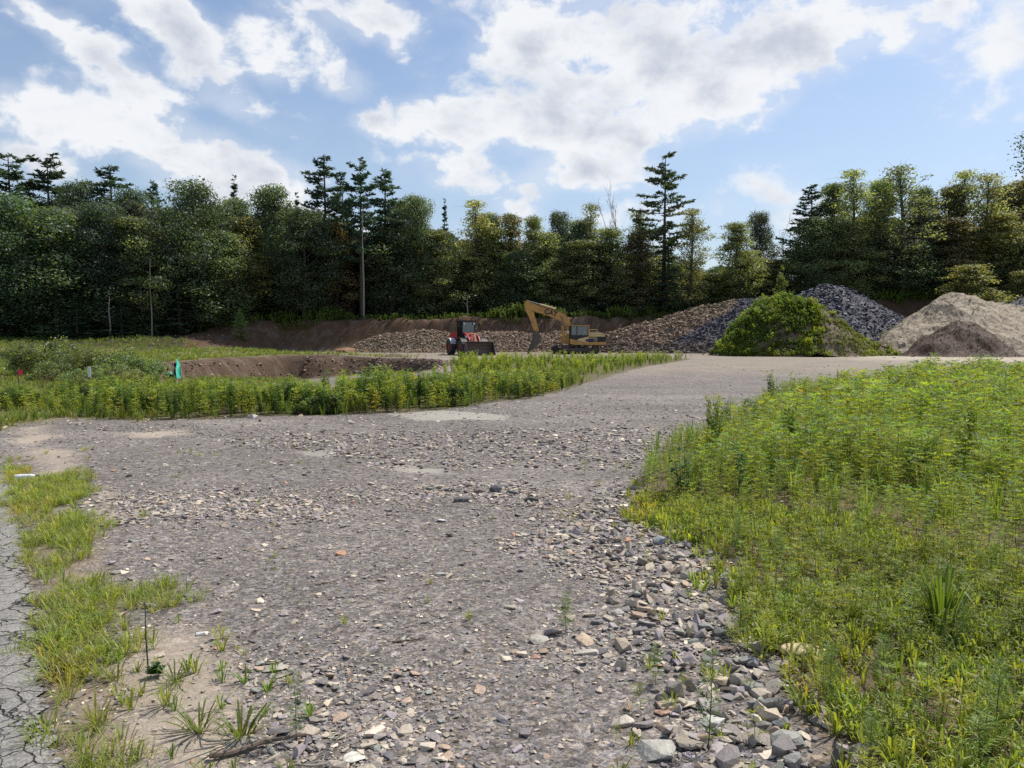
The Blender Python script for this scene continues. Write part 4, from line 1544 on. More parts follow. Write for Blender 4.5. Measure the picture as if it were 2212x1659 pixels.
m_ = (gr_.uniform(0, 1, n) < hedge_front(hx, hy)) & (poly_sd(hx, hy, HEDGE) > .25)
hx, hy = hx[m_], hy[m_]
c = len(hx)
hs = hedge_h(hx, hy) * gr_.uniform(.45, .85, c)
HBT = [bush_crown(210 + i, (.15, .205, .055), .06, 26) for i in range(3)]
hd = join([hd, scatter(HBT, np.stack([hx, hy, ground(hx, hy)], 1), gr_.uniform(0, 6, c), np.stack([hs * .95, hs * .8, hs], 1), gr_.uniform(.6, 1.2, (c, 1)) * np.ones((c, 3)), rs=gr_)])
tag(ob('hedge_weeds', t_mesh('hedge_weeds', hd), M_WEED), 'belt of goldenrod and tall weeds along the far side of the yard', 'weeds', kind='stuff')

M_T = [blade_tuft(120 + i, 14, .34, .22, .009, (.21, .27, .07), .6, .4) for i in range(3)]
kn = lambda x, y: sstep(poly_sd(x, y, MEADOW), 0, .5)


def lowg(x, y):
    t_ = np.clip(((x + 12.3) * -6.3 + (y - 24) * 17) / (6.3 ** 2 + 17 ** 2), 0, 1)
    dd = np.hypot(x + 12.3 + 6.3 * t_, y - 24 - 17 * t_)
    return np.where(y < 34, .62, 1.0) * (1 + .3 * fbm(x, y, .35, 3, 61)) * (.25 + .75 * sstep(dd, 1.0, 2.0))



pitf = lambda x, y: sstep(np.hypot((x - PITC[0]) / 7.6, (y - PITC[1]) / 13.5) + .10 * fbm(x, y, .25, 3, 21), 1.03, 1.12)
md = join([
    grow(9000, wedge(11, 34, 1.3, -.85, -.2), kn, M_T, .5, 1.0, [(1, 1, 1), (1.15, 1.0, .9), (.7, .85, .9)], patch=lowg),
    grow(16000, box_pts(-60, -2, 30, 80), lambda x, y: pitf(x, y) * (poly_sd(x, y, HEDGE) < 0) * np.maximum(kn(x, y), sstep(-x, -2, 14) * sstep(y, 48, 54) * sstep(-y, -66, -58) * sstep(-x, 6, 14)), M_T, .6, 1.2, [(1, 1, 1), (1.1, 1.0, .9), (.8, .95, .9)]),
    grow(900, wedge(13, 30, 1.3, -.8, -.3), kn, GOLD + DOCK, .25, .5, [(1, 1, 1)], patch=lowg),
])
tag(ob('meadow_grass', t_mesh('meadow_grass', md), M_GRASS), 'sunlit yellow green rough grass at the left beyond the verge', 'grass', kind='stuff')

# undergrowth along the brow of the bank and at the wood's foot
u_t = [leafy_weed(130 + i, 1.3, 190, .10, .06, (.085, .115, .04), .5) for i in range(4)]
n = 2300
ux = gr_.uniform(-75, 75, n)
upx = CX + F_PX * ux / 90
uy = np.interp(upx, [0, 300, 600, 1300, 1600, 2212], [78, 83, 89.5, 90.2, 95, 94]) + np.abs(gr_.normal(0, 2.0, n)) + gr_.uniform(-1.0, .8, n)
sunny = sstep(upx, 1850, 1950) + sstep(-np.abs(upx - 560), -170, -90) * .7  # brow stretches with a raised tint, sunlight put into the leaf colour
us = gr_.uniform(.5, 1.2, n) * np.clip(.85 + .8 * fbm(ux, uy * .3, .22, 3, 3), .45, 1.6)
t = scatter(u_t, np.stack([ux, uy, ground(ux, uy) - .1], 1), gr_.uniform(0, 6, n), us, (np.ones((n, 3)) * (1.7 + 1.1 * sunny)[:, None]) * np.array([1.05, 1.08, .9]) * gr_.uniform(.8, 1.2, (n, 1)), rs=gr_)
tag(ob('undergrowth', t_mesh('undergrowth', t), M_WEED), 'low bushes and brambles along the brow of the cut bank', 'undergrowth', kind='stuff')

# loose stones on bank, pit sides and yard behind
n = 26000
bx = gr_.uniform(-62, 62, n)
by = gr_.uniform(34, 95, n)
bp = CX + F_PX * bx / by
st2 = np.interp(bp, [-2000, 0, 300, 600, 1300, 1600, 2212], [58, 58, 64, 84, 85, 86, 82])
kk = np.where(by > st2, .6 * (bp > 300), .10 * (by > 56)) + .7 * (np.hypot((bx - PITC[0]) / 7.6, (by - PITC[1]) / 13.5) < 1.0)
m_ = gr_.uniform(0, 1, n) < kk
bx, by = np.concatenate([bx[m_], PITC[0] + gr_.uniform(-8, 8, 13000)]), np.concatenate([by[m_], PITC[1] + gr_.uniform(-9, 15, 13000)])
m_ = (by > 60) | (np.hypot((bx - PITC[0]) / 7.6, (by - PITC[1]) / 13.5) < 1.02)
bx, by = bx[m_], by[m_]
c = len(bx)
t = scatter(CHUNK, np.stack([bx, by, ground(bx, by)], 1), gr_.uniform(0, 6, c), gr_.uniform(0, 1, c) ** 5 * np.where(by < 60, .26, .38) + .06, np.array([(.22, .155, .11), (.30, .23, .17), (.14, .10, .075), (.19, .145, .11)])[gr_.randint(0, 4, c)], gr_.uniform(0, .5, c), gr_.uniform(0, 6, c), rs=gr_)
tag(ob('scree', t_mesh('scree', t), M_PILE), 'loose brown stones on the cut bank and pit sides', 'stones', kind='stuff')


# ------------------------------------------------------------------ heaps
def heap(name, crest, d, base_py, slope, col, lab, cat, chip_n=0, chip=(.1, .4), chipcols=None, seed=1, rough=.12, stretch=1.0, chipt=None, res=.22, colfn=None, rnd=.5):
    """a tipped heap: cones along a crest given as (px, py) at distance d"""
    cones = []
    for i, c_ in enumerate(crest):
        dd = d if len(c_) < 3 else c_[2]
        p = at(c_[0], c_[1], dd)
        cones.append(p)
    cones = np.array(cones)
    dense_ = []
    for i in range(len(cones) - 1):
        for f in np.linspace(0, 1, 6, endpoint=False):
            dense_.append(cones[i] * (1 - f) + cones[i + 1] * f)
    dense_.append(cones[-1])
    dense_ = np.array(dense_)
    x0, x1 = dense_[:, 0].min(), dense_[:, 0].max()
    hm = dense_[:, 2].max() + 1
    rad_ = hm / slope + 1.5
    gx = np.arange(x0 - rad_, x1 + rad_, res)
    gy = np.arange(dense_[:, 1].min() - rad_ * stretch, dense_[:, 1].max() + rad_ * stretch, res)
    GX, GY = np.meshgrid(gx, gy)
    fx, fy = GX.ravel(), GY.ravel()

    def hz(fx, fy):
        wx_ = fx + .5 * fbm(fx, fy, .25, 3, seed)
        wy_ = fy + .5 * fbm(fx + 50, fy, .25, 3, seed + 3)
        z_ = np.full(len(fx), -1e9)
        for c_ in dense_:
            r_ = np.hypot(wx_ - c_[0], (wy_ - c_[1]) / stretch)
            rr_ = np.sqrt(r_ ** 2 + rnd ** 2) - rnd
            z_ = np.maximum(z_, c_[2] - slope * rr_ * (1 + .05 * fbm(fx, fy, .5, 2, seed + 8)))
        z_ = z_ + rough * fbm(fx, fy, 1.1, 5, seed + 11, .7) + rough * 1.6 * fbm(fx, fy, .3, 3, seed + 12)
        g_ = ground(fx, fy)
        low = z_ - g_
        # soft toe
        z_ = g_ + np.where(low < 1.0, (np.maximum(low + .4, 0) ** 2) / 2.8 * 1.43, low)
        return z_, low
    z_, low = hz(fx, fy)
    keep_v = low > -.45
    idx = np.arange(GX.size).reshape(GX.shape)
    K = keep_v.reshape(GX.shape)
    kf = K[:-1, :-1] & K[1:, :-1] & K[:-1, 1:] & K[1:, 1:]
    q = np.stack([idx[:-1, :-1], idx[:-1, 1:], idx[1:, 1:], idx[1:, :-1]], -1)[kf]
    used, inv = np.unique(q.reshape(-1), return_inverse=True)
    zz = z_ - .05 * (low < -.3)
    C = np.array(col)[None] * (1 + .22 * fbm(fx, fy, .8, 4, seed + 20) + .12 * fbm(fx, fy, 3, 2, seed + 21))[:, None]
    if colfn is not None:
        C = colfn(fx, fy, z_, C)
    body = T(np.stack([fx, fy, zz], 1)[used], inv, np.full(len(q), 4), np.clip(C, .01, .8)[used])
    ts = [body]
    if chip_n:
        r = RS(seed + 100)
        cx_ = r.uniform(gx[0], gx[-1], chip_n)
        cy_ = r.uniform(gy[0], gy[-1], chip_n)
        cz, lw = hz(cx_, cy_)
        m = (lw > -.1) & (cy_ < dense_[:, 1].max() + 1.5)
        cx_, cy_, cz = cx_[m], cy_[m], cz[m]
        c = len(cx_)
        s = chip[0] + (chip[1] - chip[0]) * r.uniform(0, 1, c) ** 4
        cc = np.array(chipcols)[r.randint(0, len(chipcols), c)]
        if colfn is not None:
            cc = colfn(cx_, cy_, cz, cc) * r.uniform(.7, 1.4, (c, 1))
        ts.append(scatter(chipt or CHUNK, np.stack([cx_, cy_, cz + .15 * s], 1), r.uniform(0, 6, c), np.stack([s, s * r.uniform(.6, 1, c), s * r.uniform(.5, 1, c)], 1), cc * r.uniform(.75, 1.3, (c, 1)), r.uniform(.0, .7, c), r.uniform(0, 6, c), rs=r))
    o = ob(name, t_mesh(name, join(ts)), M_PILE)
    tag(o, lab, cat)
    return o, hz, (gx[0], gx[-1], gy[0], gy[-1]), dense_


BR = [(.27, .175, .11), (.33, .235, .15), (.20, .13, .085), (.40, .30, .21), (.15, .10, .07), (.23, .155, .105)]
heap('rubble_heap', [(795, 733), (845, 718), (900, 716), (960, 716)], 84, 765, .62, (.15, .12, .075), 'low brown stony heap behind and left of the red wheel loader', 'heap', 15000, (.13, .42), BR, 3)
heap('rubble_heap', [(1010, 724), (1055, 717), (1110, 719), (1160, 722), (1210, 716), (1265, 715), (1310, 716)], 86, 765, .62, (.16, .12, .085), 'long low ridge of stones between the loader and the excavator', 'heap', 26000, (.13, .42), BR, 13)


def slate_streak(x, y, z, C):
    px = CX + F_PX * x / y
    py = 730.3 + (EYE - z) * F_PX / y
    s = px + (py - 647) * 1.71 - 1606 + 22 * fbm(x, y, .35, 3, 77)
    k = sstep(s, -8, 12) * (1 - sstep(px, 1900, 1910))
    grn = sstep(fbm(x, y, .3, 3, 78), .05, .45) * (1 - k) * sstep(-py, -700, -660)
    C = C * (1 - k[:, None]) + np.array([[.085, .08, .095]]) * (C.mean(1) / .17)[:, None] ** .5 * k[:, None]
    low = sstep(py, 728, 750)[:, None] * .75
    C = C * (1 - low) + np.array([[.115, .082, .06]]) * low
    return C * (1 - .35 * grn[:, None]) + np.array([[.10, .12, .04]]) * .35 * grn[:, None]


heap('rubble_heap', [(1345, 712), (1410, 692), (1490, 670), (1560, 652), (1610, 643), (1660, 640), (1710, 648)], 83, 765, .66, (.14, .10, .07), 'great brown rubble heap rising from the excavator to the green mound', 'heap', 52000, (.13, .5), BR, 23, .2, colfn=slate_streak)
SL = [(.085, .08, .10), (.12, .115, .14), (.17, .17, .19), (.06, .058, .075), (.22, .22, .24)]
heap('slate_heap', [(1690, 660), (1735, 632), (1785, 613), (1815, 618)], 88, 720, .62, (.055, .052, .066), 'tall dark slate heap peaking behind the green mound', 'heap', 42000, (.14, .62), SL, 33, .2, chipt=FLATS)
heap('slate_heap', [(2190, 652), (2235, 636), (2290, 634)], 84, 680, .55, (.08, .075, .09), 'small dark slate heap cut off by the right edge', 'heap', 7000, (.14, .5), SL, 43, .15, chipt=FLATS)
SN = [(.33, .265, .185), (.27, .21, .145), (.40, .33, .24)]
SC = lambda x, y, z, C: C * np.where((CX + F_PX * x / y < 2075)[:, None], np.array([[.92, .91, .91]]), 1.0) * (1 + .12 * np.sin(x * 3.1 + z * 2.2 + fbm(x, y, .5, 2, 3) * 3))[:, None]
sh_, shz, sb, sden = heap('sand_heap', [(2036, 652), (2060, 637), (2095, 641), (2135, 655), (2175, 661), (2240, 668)], 79, 765, .56, (.30, .24, .165), 'tall grey brown gravel heap with a rounded top at the right', 'heap', 16000, (.05, .17), SN, 53, .4, colfn=SC)
heap('sand_heap', [(2120, 668), (2170, 676), (2240, 672), (2330, 664)], 80, 765, .50, (.34, .28, .21), 'pale tan sandy bank reaching to the right edge', 'heap', 7000, (.06, .25), SN, 63, .3)
heap('soil_heap', [(2062, 694), (2076, 688), (2088, 694)], 66, 765, .74, (.072, .042, .023), 'dark brown heap of loam in front of the gravel heap', 'heap', 14000, (.04, .15), [(.08, .048, .028), (.11, .068, .042), (.06, .036, .021)], 73, .3)

n = 500
qx, qy = gr_.uniform(sb[0], sb[1], n), gr_.uniform(sb[2], sden[:, 1].max(), n)
qz, ql = shz(qx, qy)
qp = CX + F_PX * qx / qy
m_ = (ql > .3) & (qp < 2110) & (sstep(fbm(qx, qy + qz, .45, 3, 5), .0, .3) > .5)
qx, qy, qz = qx[m_], qy[m_], qz[m_]
c = len(qx)
SW = [leafy_weed(180 + i, .5, 80, .06, .03, (.16, .20, .06), .5) for i in range(2)]
ob('weed_cover', t_mesh('weed_cover', scatter(SW, np.stack([qx, qy, qz - .05], 1), gr_.uniform(0, 6, c), gr_.uniform(.5, 1.2, c), np.ones((c, 3)), rs=gr_)), M_WEED, sh_)['kind'] = 'stuff'

# overgrown mound: soil body with its own coat of weeds as a part
mo, mhz, mb, mden = heap('overgrown_mound', [(1683, 652), (1706, 641), (1738, 655), (1775, 690), (1820, 715), (1868, 738)], 68, 765, 1.5, (.14, .10, .065), 'round mound overgrown with dark green weeds beside the slate heap', 'mound', 1500, (.1, .4), BR, 83, .45, rnd=3.2)
n = 12000
mx_ = gr_.uniform(mb[0], mb[1], n)
my_ = gr_.uniform(mb[2], mb[3], n)
mz_, ml = mhz(mx_, my_)
mpx = CX + F_PX * mx_ / my_
mpx = mpx + 22 * fbm(mx_, my_ + mz_, .6, 3, 19)
bare_ = .8 * sstep(mpx, 1760, 1800) * (1 - sstep(mpx, 1850, 1870)) * sstep(fbm(mx_, my_, .4, 2, 9), -.1, .3)
m_ = (ml > -.1) & (my_ < mden[:, 1].max() + 2) & (gr_.uniform(0, 1, n) > np.maximum(bare_ * .9, .75 * sstep(fbm(mx_, my_ + mz_, .5, 3, 15), .35, .6)))
mx_, my_, mz_, mpx = mx_[m_], my_[m_], mz_[m_], mpx[m_]
c = len(mx_)
mt_ = np.where((sstep(mpx, 1700, 1830) + .15 > gr_.uniform(0, 1, c))[:, None], np.array([[1.35, 1.25, .8]]), np.array([[.92, 1.05, .95]])) * gr_.uniform(.75, 1.25, (c, 1))
edge_ = (mz_ < 1.0) & (gr_.uniform(0, 1, c) < .5)
mt_[edge_] = np.array([1.35, 1.25, .8])
MW = [leafy_weed(140 + i, .5, 150, .055, .026, (.165, .215, .065), .6) for i in range(4)]
sm = gr_.uniform(.5, 1.1, c) * np.where(mpx > 1780, .6, 1.0) * (1 + .5 * fbm(mx_, my_ + mz_, .6, 3, 12))
mt_ = mt_ * (1 + .35 * fbm(mx_, my_ + mz_, .5, 3, 13))[:, None]
tall_ = gr_.uniform(0, 1, c) < .06
sm[tall_] *= 1.7
mt_[tall_] *= np.array([1.5, 1.35, .9])
t = scatter(MW, np.stack([mx_, my_, mz_ - .1], 1), gr_.uniform(0, 6, c), sm, mt_, gr_.uniform(0, .3, c), gr_.uniform(0, 6, c), rs=gr_)
ob('weed_cover', t_mesh('weed_cover', t), M_WEED, mo)['kind'] = 'stuff'

# ------------------------------------------------------------------ machines
def bm_me(name, bm, m, parent=None, bev=.012, smooth=False):
    if bev:
        bmesh.ops.bevel(bm, geom=[e_ for e_ in bm.edges if e_.calc_face_angle(0) > .6], offset=bev, segments=1, affect='EDGES', clamp_overlap=True)
    bmesh.ops.recalc_face_normals(bm, faces=bm.faces)
    me = bpy.data.meshes.new(name)
    bm.to_mesh(me)
    bm.free()
    if smooth:
        for p_ in me.polygons:
            p_.use_smooth = True
    return ob(name, me, m, parent)


def abox(bm, x0, x1, y0, y1, z0, z1, taper=0):
    t_ = taper
    c = [(x0, y0, z0), (x1, y0, z0), (x1, y1, z0), (x0, y1, z0), (x0 + t_, y0 + t_, z1), (x1 - t_, y0 + t_, z1), (x1 - t_, y1 - t_, z1), (x0 + t_, y1 - t_, z1)]
    v = [bm.verts.new(q_) for q_ in c]
    for f in ((0, 3, 2, 1), (4, 5, 6, 7), (0, 1, 5, 4), (1, 2, 6, 5), (2, 3, 7, 6), (3, 0, 4, 7)):
        bm.faces.new([v[i] for i in f])


def prism(bm, poly, y0, y1):
    a = [bm.verts.new((p_[0], y0, p_[1])) for p_ in poly]
    b = [bm.verts.new((p_[0], y1, p_[1])) for p_ in poly]
    n = len(poly)
    bm.faces.new(a)
    bm.faces.new(b[::-1])
    for i in range(n):
        j = (i + 1) % n
        bm.faces.new([a[j], a[i], b[i], b[j]])


def cyl(bm, p0, p1, r0, r1=None, n=16):
    p0, p1 = Vector(p0), Vector(p1)
    d = p1 - p0
    r1 = r0 if r1 is None else r1
    g = bmesh.ops.create_cone(bm, cap_ends=True, segments=n, radius1=r0, radius2=r1, depth=d.length)
    M = Matrix.Translation((p0 + p1) / 2) @ d.to_track_quat('Z', 'Y').to_matrix().to_4x4()
    bmesh.ops.transform(bm, matrix=M, verts=g['verts'])


def new(fn, name, m, parent=None, bev=.012, smooth=False):
    bm = bmesh.new()
    fn(bm)
    return bm_me(name, bm, m, parent, bev, smooth)


M_YEL = m_plain('faded_yellow_paint', (.52, .28, .07), .5, 0, .75, 2.2, (.25, .15, .07))
M_YELP = m_plain('pale_dusty_yellow', (.62, .47, .24), .6, 0, .6, 3, (.35, .26, .15))
M_BLK = m_plain('black_steel', (.022, .021, .022), .5, .2, .5, 4, (.07, .06, .05))
M_STEEL = m_plain('worn_steel', (.12, .105, .095), .5, .5, .7, 5, (.10, .06, .04))
M_TRK = m_plain('dusty_track_steel', (.085, .072, .06), .7, .2, .7, 6, (.17, .13, .10))
M_REDP = m_plain('faded_red_paint', (.42, .035, .04), .42, 0, .5, 3, (.20, .05, .04))
M_REDR = m_plain('red_rim_paint', (.30, .03, .03), .6, 0, .6, 5, (.12, .06, .05))
M_TYRE = m_plain('tyre_rubber', (.045, .042, .04), .85, 0, .7, 6, (.13, .11, .09))
M_WHT = m_plain('grey_white_paint', (.55, .56, .58), .5, 0, .4, 4)
M_CHR = m_plain('chromed_rod', (.16, .155, .15), .5, .3, .1, 4)
M_ORG = m_plain('orange_plastic', (.75, .18, .03), .4, 0, .2, 4)
M_NAVY = m_plain('dark_blue_stripe', (.02, .03, .09), .5, 0, .3, 4)


def m_glass():
    m, h = mat('cab_glass')
    tr = h.n('ShaderNodeBsdfTransparent')
    tr.inputs[0].default_value = (.50, .58, .60, 1)
    g = h.n('ShaderNodeBsdfGlossy')
    g.inputs['Roughness'].default_value = .06
    g.inputs[0].default_value = (.9, .95, 1, 1)
    mx = h.n('ShaderNodeMixShader')
    mx.inputs[0].default_value = .14
    h.link(tr.outputs[0], mx.inputs[1])
    h.link(g.outputs[0], mx.inputs[2])
    return finish(m, h, mx.outputs[0])


M_GLASS = m_glass()
M_LAMP = m_plain('lamp_lens', (.7, .7, .66), .15, 0, .1, 4)

# --- wheel loader: forward is local +x
c_ = at(1106 + (1300 + 405 * .2441 - 1536) * .72, 768, 70)
LD = empty('wheel_loader', (c_[0], 70, gz(c_[0], 70)), rad(-65), 'red wheel loader with a black cab and a wide dark bucket parked before the rubble', 'loader')
new(lambda b: (prism(b, [(-3.1, .95), (-3.1, 1.75), (-2.75, 2.05), (-.55, 2.28), (-.45, .85), (-2.6, .75)], -.62, .62)), 'engine_hood', M_REDP, LD, .05)
new(lambda b: [abox(b, -3.16, -3.105, -.5, .5, 1.0 + .11 * i, 1.05 + .11 * i) for i in range(6)], 'grille', M_BLK, LD, 0)
new(lambda b: (abox(b, -3.3, -2.55, -.95, .95, .62, .93)), 'counterweight', M_ORG, LD, .04)
new(lambda b: (abox(b, -2.6, -.2, -.42, .42, .45, .84), cyl(b, (-1.45, -.8, .72), (-1.45, .8, .72), .2)), 'rear_frame', M_BLK, LD)
new(lambda b: (prism(b, [(-.1, .45), (2.0, .45), (2.1, .8), (1.55, 1.3), (1.1, 2.05), (.75, 2.1), (.4, 1.35), (-.1, 1.1)], -.38, .38), cyl(b, (1.45, -.8, .72), (1.45, .8, .72), .2)), 'front_frame', M_REDP, LD, .02)
# cab
cab = new(lambda b: (abox(b, -.72, .62, -.68, .68, 1.15, 1.72), abox(b, -.80, .74, -.74, .74, 3.08, 3.26),
                     *[abox(b, x_ - .045, x_ + .045, y_ - .045, y_ + .045, 1.72, 3.08) for x_ in (-.66, .56) for y_ in (-.62, .62)],
                     abox(b, -.05, .03, -.665, -.6, 1.72, 3.08), abox(b, -.05, .03, .6, .665, 1.72, 3.08)), 'cab', M_BLK, LD, .015)
new(lambda b: abox(b, .56, .58, -.57, .57, 1.73, 3.07), 'windscreen', M_GLASS, cab, 0)
new(lambda b: abox(b, -.70, -.68, -.57, .57, 1.73, 3.07), 'rear_window', M_GLASS, cab, 0)
for s_ in (-1, 1):
    new(lambda b: abox(b, -.61, -.06, min(.63 * s_, .645 * s_), max(.63 * s_, .645 * s_), 1.74, 3.07), 'side_window', M_GLASS, cab, 0)
    new(lambda b: abox(b, .04, .51, min(.63 * s_, .645 * s_), max(.63 * s_, .645 * s_), 1.74, 3.07), 'side_window', M_GLASS, cab, 0)
new(lambda b: (abox(b, -.35, .05, -.22, .22, 1.73, 1.95), prism(b, [(-.40, 1.9), (-.28, 1.9), (-.36, 2.6), (-.46, 2.6)], -.22, .22), cyl(b, (.3, 0, 1.73), (.22, 0, 2.2), .03), cyl(b, (.2, 0, 2.2), (.17, 0, 2.22), .18)), 'driver_seat', M_BLK, cab, 0)
for y_ in (-.5, .5):
    new(lambda b: (cyl(b, (.70, y_, 2.94), (.80, y_, 2.94), .075), abox(b, .70, .74, y_ - .03, y_ + .03, 2.95, 3.1)), 'work_lamp', M_LAMP, cab, 0)
new(lambda b: (cyl(b, (-.3, .2, 3.26), (-.3, .2, 3.42), .07)), 'beacon', M_ORG, cab, 0)
for s_ in (-1, 1):
    new(lambda b: (cyl(b, (.6, .7 * s_, 2.9), (.75, 1.02 * s_, 2.95), .015, n=8), abox(b, .72, .77, 1.02 * s_ - .1, 1.02 * s_ + .1, 2.62, 3.0)), 'mirror', M_BLK, cab, 0)
new(lambda b: cyl(b, (-1.5, .35, 2.1), (-1.5, .35, 2.85), .06), 'exhaust_pipe', M_BLK, LD, 0)
new(lambda b: ([abox(b, -.35 + .04 * i, .25, -1.12, -.72, .55 + .3 * i, .58 + .3 * i) for i in range(4)], cyl(b, (.3, -1.1, .5), (.3, -.75, 1.9), .02, n=8)), 'steps', M_BLK, LD, 0)
for s_ in (-1, 1):
    for x0 in (-1.45, 1.45):
        def fender(b, x0=x0, s_=s_):
            pts = [(x0 + .86 * cos(a), .74 + .88 * sin(a)) for a in np.linspace(rad(20), rad(160), 9)]
            inn = [(x0 + .82 * cos(a), .74 + .84 * sin(a)) for a in np.linspace(rad(160), rad(20), 9)]
            prism(b, pts + inn, min(.72 * s_, 1.3 * s_), max(.72 * s_, 1.3 * s_))
        new(fender, 'fender', M_BLK if x0 > 0 else M_WHT, LD, 0)
        wh = bpy.data.objects.new('wheel', None)
        COL.objects.link(wh)
        wh.parent = LD
        wh.location = (x0, 1.0 * s_, .725)

        def tyre(b):
            prof_ = [(-.27, .40), (-.29, .55), (-.25, .68), (-.12, .725), (.12, .725), (.25, .68), (.29, .55), (.27, .40)]
            n_ = 40
            rings = [[b.verts.new((r_ * cos(2 * pi * k / n_), y_, r_ * sin(2 * pi * k / n_))) for k in range(n_)] for y_, r_ in prof_]
            for i in range(len(rings)):
                A_, B_ = rings[i], rings[(i + 1) % len(rings)]
                for k in range(n_):
                    b.faces.new([A_[k], A_[(k + 1) % n_], B_[(k + 1) % n_], B_[k]])
            for k in range(22):
                for sd_ in (-1, 1):
                    a = 2 * pi * (k + .25 * sd_) / 22
                    g = bmesh.ops.create_cube(b, size=1)
                    M_ = Matrix.Rotation(-a, 4, 'Y') @ Matrix.Translation((.725, sd_ * .135, 0)) @ Matrix.Rotation(sd_ * .45, 4, 'X') @ Matrix.Diagonal((.07, .24, .07, 1))
                    bmesh.ops.transform(b, matrix=M_, verts=g['verts'])
        new(tyre, 'tyre', M_TYRE, wh, 0)
        new(lambda b: (cyl(b, (0, -.20, 0), (0, .20, 0), .40, n=28), cyl(b, (0, -.26 if s_ < 0 else .12, 0), (0, -.12 if s_ < 0 else .26, 0), .17, n=16)), 'rim', M_REDR, wh, .02)
for s_ in (-1, 1):
    new(lambda b: prism(b, [(.75, 2.05), (1.0, 2.12), (1.9, 1.72), (2.6, 1.0), (2.95, .55), (3.05, .30), (2.85, .28), (2.3, .85), (1.75, 1.38), (.8, 1.82)], .50 * s_ - .05, .50 * s_ + .05), 'lift_arm', M_REDP, LD, .015)
    new(lambda b: (cyl(b, (.6, .30 * s_, .85), (1.5, .30 * s_, 1.25), .075), cyl(b, (1.5, .30 * s_, 1.25), (2.0, .32 * s_, 1.48), .04)), 'lift_cylinder', M_BLK, LD, 0)
    new(lambda b: (abox(b, 1.55, 1.75, .62 * s_ - .09, .62 * s_ + .09, 1.62, 1.82), abox(b, 1.5, 1.56, .62 * s_ - .04, .62 * s_ + .04, 1.2, 1.7)), 'headlight', M_LAMP, LD, .01)
new(lambda b: (cyl(b, (.9, 0, 1.98), (1.9, 0, 1.95), .07), cyl(b, (1.9, 0, 1.95), (2.1, 0, 1.95), .04), prism(b, [(2.0, 2.05), (2.15, 2.05), (2.55, 1.0), (2.4, .98)], -.07, .07), cyl(b, (2.4, 0, 1.1), (3.0, 0, .95), .04)), 'tilt_linkage', M_YELP, LD, .0)
new(lambda b: cyl(b, (2.0, -.5, 1.35), (2.0, .5, 1.35), .08), 'cross_tube', M_REDP, LD, 0)


def bucket(b):
    out_ = [(3.95, .03), (3.2, .0), (2.98, .16), (2.92, .5), (2.98, .85), (3.12, 1.15), (3.32, 1.30)]
    inn = [(3.34, 1.26), (3.17, 1.12), (3.04, .84), (2.98, .5), (3.03, .2), (3.22, .05), (3.95, .05)]
    prism(b, out_ + inn, -1.35, 1.35)
    side = [(3.93, .035), (3.2, .02), (2.96, .2), (2.94, .5), (3.0, .85), (3.14, 1.14), (3.33, 1.28), (3.5, .95), (3.75, .35)]
    prism(b, side, -1.38, -1.34)
    prism(b, side, 1.34, 1.38)
    for k in range(9):
        yy = -1.2 + .3 * k
        prism(b, [(3.90, .02), (4.08, .03), (3.90, .075)], yy - .05, yy + .05)


new(bucket, 'bucket', M_STEEL, LD, .006)

# --- excavator: faces the viewer's left (local -x), its near side towards the camera
XC = 1106 + (1300 + 1700 * .2441 - 1536) * .72
ex_x = (XC - CX) / F_PX * 75
EX = empty('excavator', (ex_x, 75, gz(ex_x, 75)), rad(4), 'old yellow tracked excavator with its arm folded down to the ground', 'excavator')
k_ = .00828


def Z(pts):
    return [((a - 1700) * k_, (745 - b) * k_) for a, b in pts]


